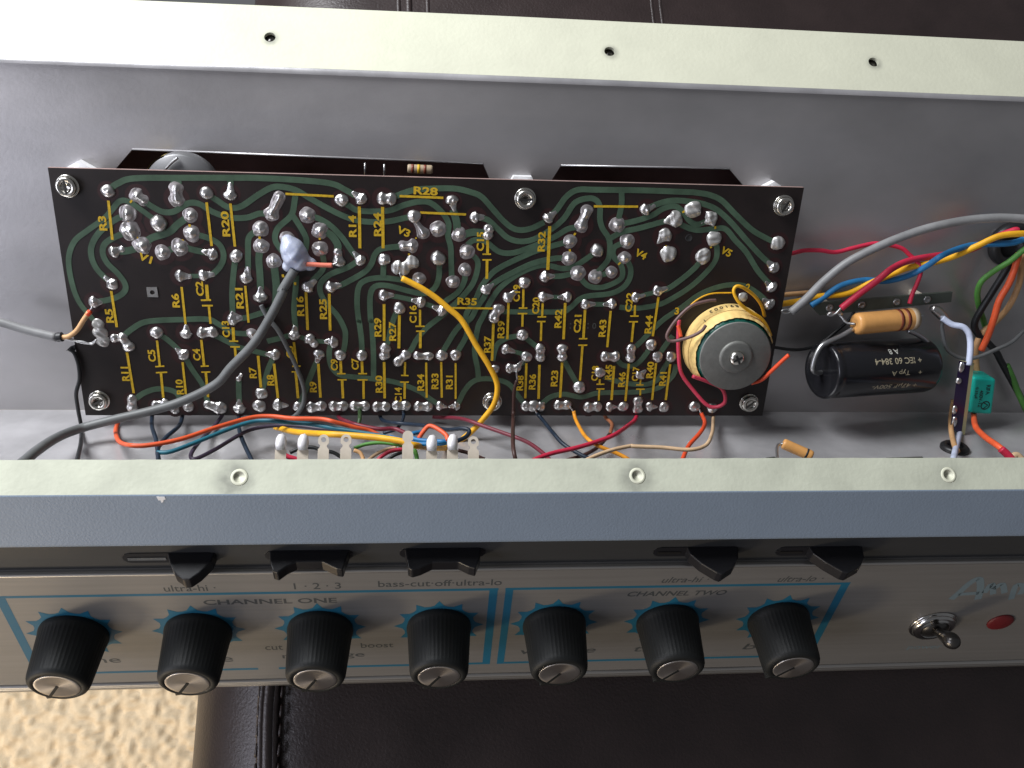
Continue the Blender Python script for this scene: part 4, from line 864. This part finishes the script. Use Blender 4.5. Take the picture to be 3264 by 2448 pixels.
wire('amber_wire', 'amber yellow wire bending right from the bottom edge joint', 'amber', 18, 'G 1185,1135 1208,1220 1290,1360 1400,1440 1550,1500 1650,1550 1720,1600', [(0, 'p', 1.2), (.4, 'f', 13), (1, 'f', 8)], strip=('G 1150,1095 1190,1145', [(0, 'p', 1.2)], 8))
wire('crimson_wire', 'bright crimson wire sweeping left from the bottom edge of the board', 'red', 20, 'G 1745,1150 1725,1210 1680,1250 1550,1340 1400,1400 1200,1460 1000,1505 850,1558 780,1600', [(0, 'p', -1), (.25, 'f', 14), (1, 'f', 12)])
wire('rust_wire', 'rust brown wire hooking back left under the crimson wire', 'rust', 16, 'G 1455,1160 1470,1195 1522,1250 1505,1340', [(0, 'p', -2.5), (1, 'f', 6)])
wire('taupe_wire', 'taupe wire end lying under the crimson wire by the flange', 'brown', 17, 'G 1505,1335 1400,1450 1280,1520 1150,1560 1080,1590', [(0, 'f', 6), (1, 'f', 5)])
wire('long_beige_wire', 'long beige wire curving left from below the round choke', 'beige', 18, 'H 758,1140 755,1240 742,1340 690,1435 550,1475 300,1455 50,1445 G 1700,1440 1550,1470 1400,1520 1300,1565 1220,1610', [(0, 'p', -2), (.2, 'f', 14), (1, 'f', 14)])
wire('red_orange_wire', 'red-orange wire dropping from the board beneath the round choke', 'vermilion', 19, 'H 650,1150 682,1240 640,1325 540,1440 490,1550 470,1620', [(0, 'p', 1.0), (.3, 'f', 12), (1, 'f', 8)], strip=('H 635,1120 652,1160', [(0, 'p', 1)], 9))
wire('salmon_wire', 'short salmon wire running right from the glue blob to a joint', 'salmon', 20, 'B 450,1003 530,1002 620,1008 718,1010', [(0, 'p', 2.6), (1, 'p', 2.6)], strip=('B 712,1010 765,985', [(0, 'p', 2.4)], 10))
# right-hand side
wire('grey_arch_cable', 'thick light grey cable arching over the coloured wires at right', 'lightgrey', 38, 'I 160,955 300,830 450,680 650,520 900,390 1150,285 1400,205 1700,145 2000,122 2300,140 2420,160', [(0, 'w', 16), (.35, 'w', 20), (1, 'w', 24)], 'cable', n=14, strip=('I 165,950 120,965 85,955 80,940 120,930 165,945', [(0, 'w', 16)], 8))
wire('thin_red_wire', 'thin red wire bending sharply down under the grey arching cable', 'red', 19, 'I 60,450 170,435 280,410 420,410 550,425 700,390 850,355 940,350 1120,385 1200,445 1280,525 1302,600 1270,700 1230,790 1203,880', [(0, 'w', 8), (.5, 'w', 9), (1, 'w', 16)])
wire('yellow_twist_wire', 'yellow wire twisted with the blue wire at right', 'yellow', 27, 'I 30,885 90,880 250,852 430,812 650,790 850,700 1000,640 1200,560 1400,520 1600,460 1800,370 2000,282 2220,262 2350,280', [(0, 'w', 11), (.3, 'w', 11), (.6, 'w', 13), (1, 'w', 21)])
wire('blue_twist_wire', 'blue wire twisted with the yellow wire at right', 'blue', 27, 'I 335,895 450,820 600,720 800,672 1000,680 1200,630 1350,550 1500,450 1700,375 1850,358 2100,345 2230,305 2350,285', [(0, 'w', 12), (.25, 'w', 10), (.45, 'w', 12), (.58, 'w', 19), (.75, 'w', 13), (1, 'w', 14)])
wire('thick_red_wire', 'thick red wire lying on the twisted pair, stripped at its lower end', 'red', 29, 'I 600,920 750,800 900,690 1050,570 1200,500 1400,462 1560,440 1750,400 1950,300 2120,235 2160,240', [(0, 'w', 18), (.3, 'w', 17), (.6, 'w', 9), (1, 'w', 16)], strip=('I 610,905 560,960 510,985 480,975', [(0, 'w', 17)], 12))
wire('green_wire', 'green wire curving down from the right edge past the grommet', 'green', 25, 'I 2330,330 2210,405 2080,510 1950,590 1840,680 1802,780 1812,890 1850,1010 1870,1080', [(0, 'w', 16), (.6, 'w', 10), (1, 'w', 3)])
wire('black_twist_wire', 'black wire twisting down the right side behind the orange wire', 'black', 30, 'I 2110,480 2030,620 1930,780 1830,940 1775,1060 1810,1150 1900,1230 1970,1310 J 2010,560 2100,720 2170,850 2230,980', [(0, 'w', 10), (.4, 'w', 8), (1, 'w', 6)])
wire('olive_wire', 'olive green wire twisted with the black wire at the right edge', 'green', 26, 'J 2060,590 2110,700 2160,830 2210,940 2260,1040', [(0, 'w', 7), (1, 'w', 8)])
wire('orange_right_wire', 'orange wire running down at right beside the tan wire', 'orange', 30, 'I 2170,430 2120,600 2075,710 1995,850 1950,1000 1900,1150 1835,1290', [(0, 'w', 12), (.5, 'w', 14), (1, 'w', 12)])
wire('tan_right_wire', 'tan wire crossing behind the orange wire at right', 'tan', 26, 'I 2215,420 2190,520 2170,700 2080,900 1950,1050 1850,1130 1790,1250 1790,1400 1800,1500 1790,1560', [(0, 'w', 10), (.4, 'w', 10), (.55, 'w', 7), (1, 'w', 9)])
wire('looping_grey_wire', 'thin grey wire looping behind the small purple board', 'grey', 17, 'I 2330,1030 2210,1120 2100,1220 1950,1290 1800,1350 1680,1362 1580,1322 1520,1250 1490,1100 1495,1040', [(0, 'w', 8), (.45, 'w', 16), (1, 'w', 12)])
o = wire('white_wire', 'pale bluish white wire bending down to the small purple board', 'white', 27, 'I 1490,1005 1580,1062 1670,1082 1720,1130 1738,1200 1738,1300 1725,1420', [(0, 'w', 15), (.5, 'w', 20), (1, 'w', 23)])
mb = MB(); P = path3(seq('I 1400,915 1440,940 1490,985 1525,1015'), [(0, 'w', 13.5)], 8); k = len(P); mb.tube(P, [R_OF(18 + 26 * math.sin(math.pi * (.15 + .7 * i / (k - 1))), P[0]) for i in range(k)], 12); mb.build('solder_blob', 'solder', o)
wire('lower_white_wire', 'pale white wire coming out below the small purple board', 'white', 25, 'J 1670,1120 1640,1210 1612,1320 1590,1420 1580,1480', [(0, 'w', 16), (1, 'z', -22)])
wire('lower_tan_wire', 'tan wire beside the pale wire at the foot of the purple board', 'tan', 22, 'J 1590,900 1568,1060 1572,1180 1600,1300 1625,1350', [(0, 'w', 12), (1, 'f', 8)])
o = wire('lower_orange_wire', 'orange wire below the teal capacitor, ending in a red sleeve', 'orange', 26, 'J 1775,980 1770,1040 1790,1140 1870,1225 1990,1310 2075,1385', [(0, 'w', 10), (.3, 'f', 12), (1, 'z', -26)])
mb = MB(); P = path3(seq('J 2010,1330 2060,1375 2120,1440'), [(0, 'z', -25)], 6); mb.tube(P, R_OF(34, P[0]), 12); mb.build('red_sleeve', 'wire_red', o)
wire('cream_sleeve', 'cream coloured wire end at the front flange by the red sleeve', 'beige', 34, 'J 2110,1400 2150,1390 2200,1440', [(0, 'z', -28)])
wire('black_arc_wire', 'black wire bowed behind the large black capacitor', 'black', 14, 'I -60,1245 20,1265 220,1285 400,1240 560,1120 680,1010 720,930', [(0, 'w', 3), (1, 'w', 5)])
wire('rear_brown_wire', 'dim brown wire behind the yellow wire at the board edge', 'tan', 22, 'I 0,815 110,800 280,785 420,770', [(0, 'w', 3), (1, 'w', 2.5)])

# ------------------------------------------------------------------ components right of the board
fs = Frame(WALL.hit(S('I', 340, 930), 9), X1, WALL.y, WALL.n)
e1 = fs.uv(S('I', 1560, 860)); ang = math.atan2(e1[1] + 1.5, e1[0]); Ls = math.hypot(*e1)
fs = Frame(fs.o, math.cos(ang) * X1 + math.sin(ang) * WALL.y, -math.sin(ang) * X1 + math.cos(ang) * WALL.y, WALL.n)
mb = MB(); mb.prism(fs, [(0, 1.2), (3, -2.4), (Ls, -1.5), (Ls, 2.5), (2, 2.6)], -.8, .8); st_ = mb.build('terminal_strip', 'terminal_fibre'); tag(st_, 'dull green fibre terminal strip behind the tan resistor', 'terminal strip')
for f in (.12, .35, .6, .82):
    mb = MB(); mb.lathe(fs.w(Ls * f, .4, .8), WALL.n, [(1.5, 0), (1.4, .4), (.8, .55), (.6, .2), (0, .2)], 18); mb.build('rivet', 'lead_wire', st_)
for f in (.12, .8):
    mb = MB(); mb.box(fs, Ls * f - 1.2, Ls * f + 1.2, -1, 1.6, -8.9, -.85); mb.build('strip_foot', 'lug_tin', st_)
a = WALL.hit(S('I', 722, 1058), 20); b = WALL.hit(S('I', 1248, 1010), 17)
r1 = resistor('tan_resistor', a, b, R_OF(98, a), [(.70, 1.3, 'resistor_band'), (.815, 1.3, 'resistor_band'), (.955, 2.2, 'resistor_grey')])
tag(r1, 'large tan resistor with two brown bands above the black capacitor', 'resistor')
def metal(s, ds, z, parent, name='lead'):
    P = path3(seq(s), ds); mb = MB(); mb.tube(P, R_OF(z, P[0]), 9); return mb.build(name, 'lead_wire', parent)
metal('I 725,1058 660,1050 625,1025 600,990 570,965', [(0, 'w', 20), (1, 'w', 16)], 11, r1); metal('I 1230,1010 1280,985 1320,985', [(0, 'w', 17), (1, 'w', 14)], 13, r1)
mb = MB(); P = path3(seq('I 475,975 530,960 590,965 615,975'), [(0, 'w', 16.5)], 5); mb.tube(P, [R_OF(q, P[0]) for q in np.interp(range(len(P)), [0, 3, 6, 10, len(P)], [10, 20, 12, 20, 6])], 10); mb.build('solder_blob', 'solder', r1)
# big axial capacitor
a = WALL.hit(S('J', 425, 640), 22); b = WALL.hit(S('J', 1335, 590), 12); ax = b - a; Lc = np.linalg.norm(ax); ax /= Lc; rc = R_OF(250, a)
cp = root('black_capacitor', a + ax * Lc / 2 - WALL.n * rc, 'large black axial electrolytic capacitor with upside-down white printing', 'capacitor')
mb = MB(); mb.lathe(a, ax, [(rc * .80, .9), (rc * .84, .2), (rc * .93, 0), (rc, .8), (rc, 2.2), (rc * .975, 3.0), (rc * .975, 3.8), (rc, 4.6), (rc, Lc - 2.5), (rc * .97, Lc - 1), (rc * .88, Lc), (0, Lc)], 56); mb.build('sleeve', 'cap_sleeve', cp)
mb = MB(); mb.lathe(a, ax, [(0, 1.0), (rc * .3, 1.0), (rc * .81, 1.05), (rc * .81, 1.4)], 48); mb.build('end_disc', 'cap_end', cp)
metal('J 425,655 390,660 355,640 352,590 380,500 430,420 500,380 600,335 700,275', [(0, 'w', 21), (.15, 'w', 25), (.6, 'w', 23), (1, 'w', 20)], 22, cp)
metal('J 1350,500 1372,430 1345,375 1270,320 1190,285', [(0, 'w', 13), (1, 'w', 15)], 22, cp)
# lettering wrapped round the sleeve, reading upside down from the front
va = C_O - (a + ax * Lc / 2); va -= (va @ ax) * ax; va /= np.linalg.norm(va); vb_ = np.cross(ax, va)    # va toward viewer
up_img = vb_ if vb_ @ C_U > 0 else -vb_
def cap_text(s, x0, x1, y, height, m):
    V, F, w, hh_ = text2d(s, .008)
    def loc(x): return np.clip(((WALL.hit(S('J', x, 640 - .055 * (x - 425)), 14) - a) @ ax), 0, Lc)
    u0, u1_ = loc(x0), loc(x1); yc = 640 - .055 * ((x0 + x1) / 2 - 425)
    sn = np.clip((yc - y) / 232., -.97, .97); t0 = math.asin(sn); mb = MB(); P = []
    for x, yy, _ in V:
        t = t0 - yy * height / hh_ / rc; u = (u0 + u1_) / 2 - x * abs(u1_ - u0) / w
        P.append(a + ax * u + (rc + .05) * (math.cos(t) * va + math.sin(t) * up_img))
    mb.add(P, F, 0, False); mb.build('printed_text', m, cp)
cap_text('A 8', 825, 930, 492, 2.3, 'white_ink'); cap_text('+ IEC 60 384-4', 655, 1130, 570, 2.4, 'gold_ink'); cap_text('+    Typ A', 820, 1130, 660, 2.3, 'gold_ink'); cap_text('+ 47\u00b5F 500V-', 660, 1120, 770, 2.4, 'gold_ink')
# small purple board standing on edge with its solder beads, and the teal film capacitor behind it
q0, q1, q2, q3 = [WALL.hit(S('J', x, y), h) for x, y, h in ((1640, 550, 23), (1742, 575, 23), (1660, 1207, 22), (1560, 1142, 22))]
pbn = np.cross(q1 - q0, q3 - q0); pbn /= np.linalg.norm(pbn); pbn = pbn if pbn @ (C_O - q0) > 0 else -pbn
pb = root('purple_board', (q2 + q3) / 2, 'small dark purple circuit board with a pale edge and solder beads', 'circuit board')
mb = MB(); F6 = [(0, 1, 2, 3), (7, 6, 5, 4), (0, 4, 5, 1), (1, 5, 6, 2), (2, 6, 7, 3), (3, 7, 4, 0)]
dp = X1 * 3.2 - WALL.n * 8; mb.add([q0, q1, q2, q3], [(0, 1, 2, 3)], 0, False)
ed = X1 * 1.5 - WALL.n * .1; mb.add([q1, q2, q2 + ed, q1 + ed, q0, q3, q3 + ed - X1 * .5, q0 + ed - X1 * .5], [(0, 1, 2, 3), (4, 7, 6, 5), (0, 3, 7, 4), (1, 5, 6, 2), (3, 2, 6, 7)], 1, False)
mb.build('board_plate', ['purple_board', 'fr4_edge'], pb)
for x, y, r, asp in ((1660, 610, 26, 2.0), (1635, 730, 26, 1.2), (1600, 985, 24, 1.8), (1598, 1090, 24, 2.2)):
    t = (q3 - q0) / np.linalg.norm(q3 - q0); dd = ((q0 - C_O) @ pbn) / (ray(S('J', x, y)) @ pbn); c0 = C_O + dd * ray(S('J', x, y)); R0 = R_OF(r, c0)
    s_ = np.cross(pbn, t); mb = MB(); P = []; k = 14; F = []
    for j, (rr, hh_) in enumerate(((1, 0), (.92, .3), (.65, .55), (.3, .7), (.05, .75))):
        for i in range(k): an = 6.2832 * i / k; P.append(c0 + R0 * (rr * math.cos(an) * asp * t + rr * math.sin(an) * s_ + hh_ * pbn))
    for j in range(4):
        for i in range(k): F.append((j * k + i, j * k + (i + 1) % k, (j + 1) * k + (i + 1) % k, (j + 1) * k + i))
    mb.add(P, F); mb.build('solder_bead', 'solder', pb)
c4 = [WALL.hit(S('J', x, y), 18) for x, y in ((1772, 700), (1972, 716), (1932, 1030), (1732, 1018))]
tb = root('teal_capacitor', (c4[2] + c4[3]) / 2 - WALL.n * 9, 'teal green box film capacitor with black print beside the purple board', 'capacitor')
nn = np.cross(c4[1] - c4[0], c4[3] - c4[0]); nn /= np.linalg.norm(nn); nn = nn if nn @ WALL.n > 0 else -nn
mb = MB(); mb.add(c4 + [p - nn * 9 for p in c4], F6[:1] + [(7, 6, 5, 4), (0, 4, 5, 1), (1, 5, 6, 2), (2, 6, 7, 3), (3, 7, 4, 0)], 0, False)
tbx = mb.build('box', 'teal_box', tb); bv = tbx.modifiers.new('bevel', 'BEVEL'); bv.width = .0011; bv.segments = 4
ftx = (c4[3] - c4[0]); Lx = np.linalg.norm(ftx); ftx /= Lx; fty = np.cross(nn, ftx); ft = Frame((c4[0] + c4[1] + c4[2] + c4[3]) / 4 + nn * .06, ftx, fty, nn)
Wx = np.linalg.norm(c4[1] - c4[0])
for s, uu, vv, hgt, ln_ in (('RIFA', -Lx * .17, Wx * .17, 1.7, 4.2), ('400V-12', Lx * .05, -Wx * .10, 1.5, 7.2), ('0.33\u00b5F', -Lx * .12, -Wx * .32, 1.4, 5.0)):
    mb = MB(); add_text(mb, ft, s, uu, vv, 0, 0, hgt, ln_, .02); mb.build('printed_text', 'teal_ink', tb)
mb = MB(); ribbon(mb, ft, circle(Lx * .26, Wx * .14, 1.7, 12) + circle(Lx * .26, Wx * .14, 1.7, 12)[:1], .45, 0); ribbon(mb, ft, [(Lx * .17, Wx * .04), (Lx * .26, Wx * .24), (Lx * .35, Wx * .06)], .5, .004); mb.build('printed_emblem', 'teal_ink', tb)
# small resistor and rubber pieces near the flange
a = FLOOR.hit(S('J', 85, 1280), 12); b = FLOOR.hit(S('J', 345, 1395), 9)
r2 = resistor('small_resistor', a, b, R_OF(48, a), [(.80, .7, 'groove')]); tag(r2, 'small tan resistor poking up behind the front flange', 'resistor')
metal('J 92,1285 55,1290 35,1320 38,1420 42,1480', [(0, 'f', 12), (1, 'f', 10)], 13, r2)
wu, wv = FLOOR.uv(S('J', 1600, 1325), .5)
mb = MB(); mb.lathe(FLOOR.w(wu, wv, 0), FLOOR.n, [(5.2, .02), (5.2, 1.2), (4.4, 2.0), (3.0, 2.0), (2.6, 1.0), (2.4, .1), (0, .08)], 30); tag(mb.build('floor_grommet', 'rubber'), 'dark rubber grommet in the chassis floor under the purple board', 'grommet')
gu, gv = WALL.uv(S('I', 2080, 350), 0)
mb = MB(); mb.lathe(WALL.w(gu, gv, 0), WALL.n, [(8.6, .02), (8.6, 2.6), (7.6, 3.8), (5.6, 3.8), (4.9, 2.6), (4.7, .3), (0, .25)], 36); tag(mb.build('wall_grommet', 'rubber'), 'black rubber grommet in the back wall behind the twisted wires', 'grommet')
# clip slots along the foot of the floor plate
for x0, x1, y in ((1000, 1320, 1412), (-60, 20, 1412)):
    a, b = FLOOR.uv(S('J', x0, y), .1), FLOOR.uv(S('J', x1, y - 10), .1); mb = MB(); ribbon(mb, FLOOR, [a, b], .9, .12); mb.build('floor_slot', 'groove', chassis)

# ------------------------------------------------------------------ terminal lugs behind the front flange
LUG = Frame((0, 0, -10.5), X1, np.array([0, math.cos(.12), math.sin(.12)]), np.array([0, -math.sin(.12), math.cos(.12)]))
def lug(c, x, top, kind, label):
    u, v1 = LUG.uv(S(c, x, top)); w = R_OF(47, LUG.w(u, v1)) ; v0 = v1 - 14
    arc = [(u + w * math.cos(t), v1 - w + w * math.sin(t)) for t in np.linspace(0, math.pi, 9)]
    out = [(u + w, v1 - 2.6)] + arc + [(u - w, v1 - 2.6), (u - w * .62, v1 - 3.2), (u - w * .62, v1 - 3.7), (u - w * 1.02, v1 - 4.4), (u - w * 1.02, v0), (u + w * 1.02, v0), (u + w * 1.02, v1 - 4.4), (u + w * .62, v1 - 3.7), (u + w * .62, v1 - 3.2)]
    loops = [out] + ([circle(u, v1 - w, w * .48, 16)] if kind == 'bare' else [])
    V, F = fill2d(loops, 0, .5); mb = MB(); mb.add([LUG.w(*p) for p in V], F, 0, False)
    o = mb.build('terminal_lug', 'lug_tin'); tag(o, label, 'terminal lug', 'terminal lugs behind the front flange')
    if kind == 'solder':
        mb = MB(); P = [LUG.w(u + dx, v1 + dv, h) for dx, dv, h in ((0, -4.2, .5), (0, -2.6, .9), (.1, -1.2, .9), (.3, -.1, .7), (.5, .5, .7))]
        mb.tube(P, [w * .88, w * 1.0, w * .95, w * .72, .12], 12); mb.build('solder_blob', 'lug_solder', o)
for a_ in (('F', 545, 1350, 'solder', 'leftmost terminal lug, capped with white solder and a red wire'), ('F', 740, 1352, 'solder', 'second terminal lug from the left, capped with pointed solder'),
           ('F', 920, 1342, 'bare', 'bare lug with a round hole beside the second soldered lug'), ('F', 1117, 1340, 'bare', 'bare lug with a round hole, fourth from the left'),
           ('F', 1660, 1308, 'plain', 'tan covered lug at the end of the blue wire loop'), ('F', 1870, 1360, 'solder', 'soldered lug under the short bent orange wire'),
           ('F', 2052, 1352, 'solder', 'soldered lug where the yellow wire turns back'), ('G', 300, 1358, 'bare', 'rightmost terminal lug, bare with a round hole')): lug(*a_)

for o in bpy.data.objects:
    if '_o' in o: del o['_o']
print('objects', len(bpy.data.objects), 'tris', sum(len(p.vertices) - 2 for me in bpy.data.meshes for p in me.polygons))
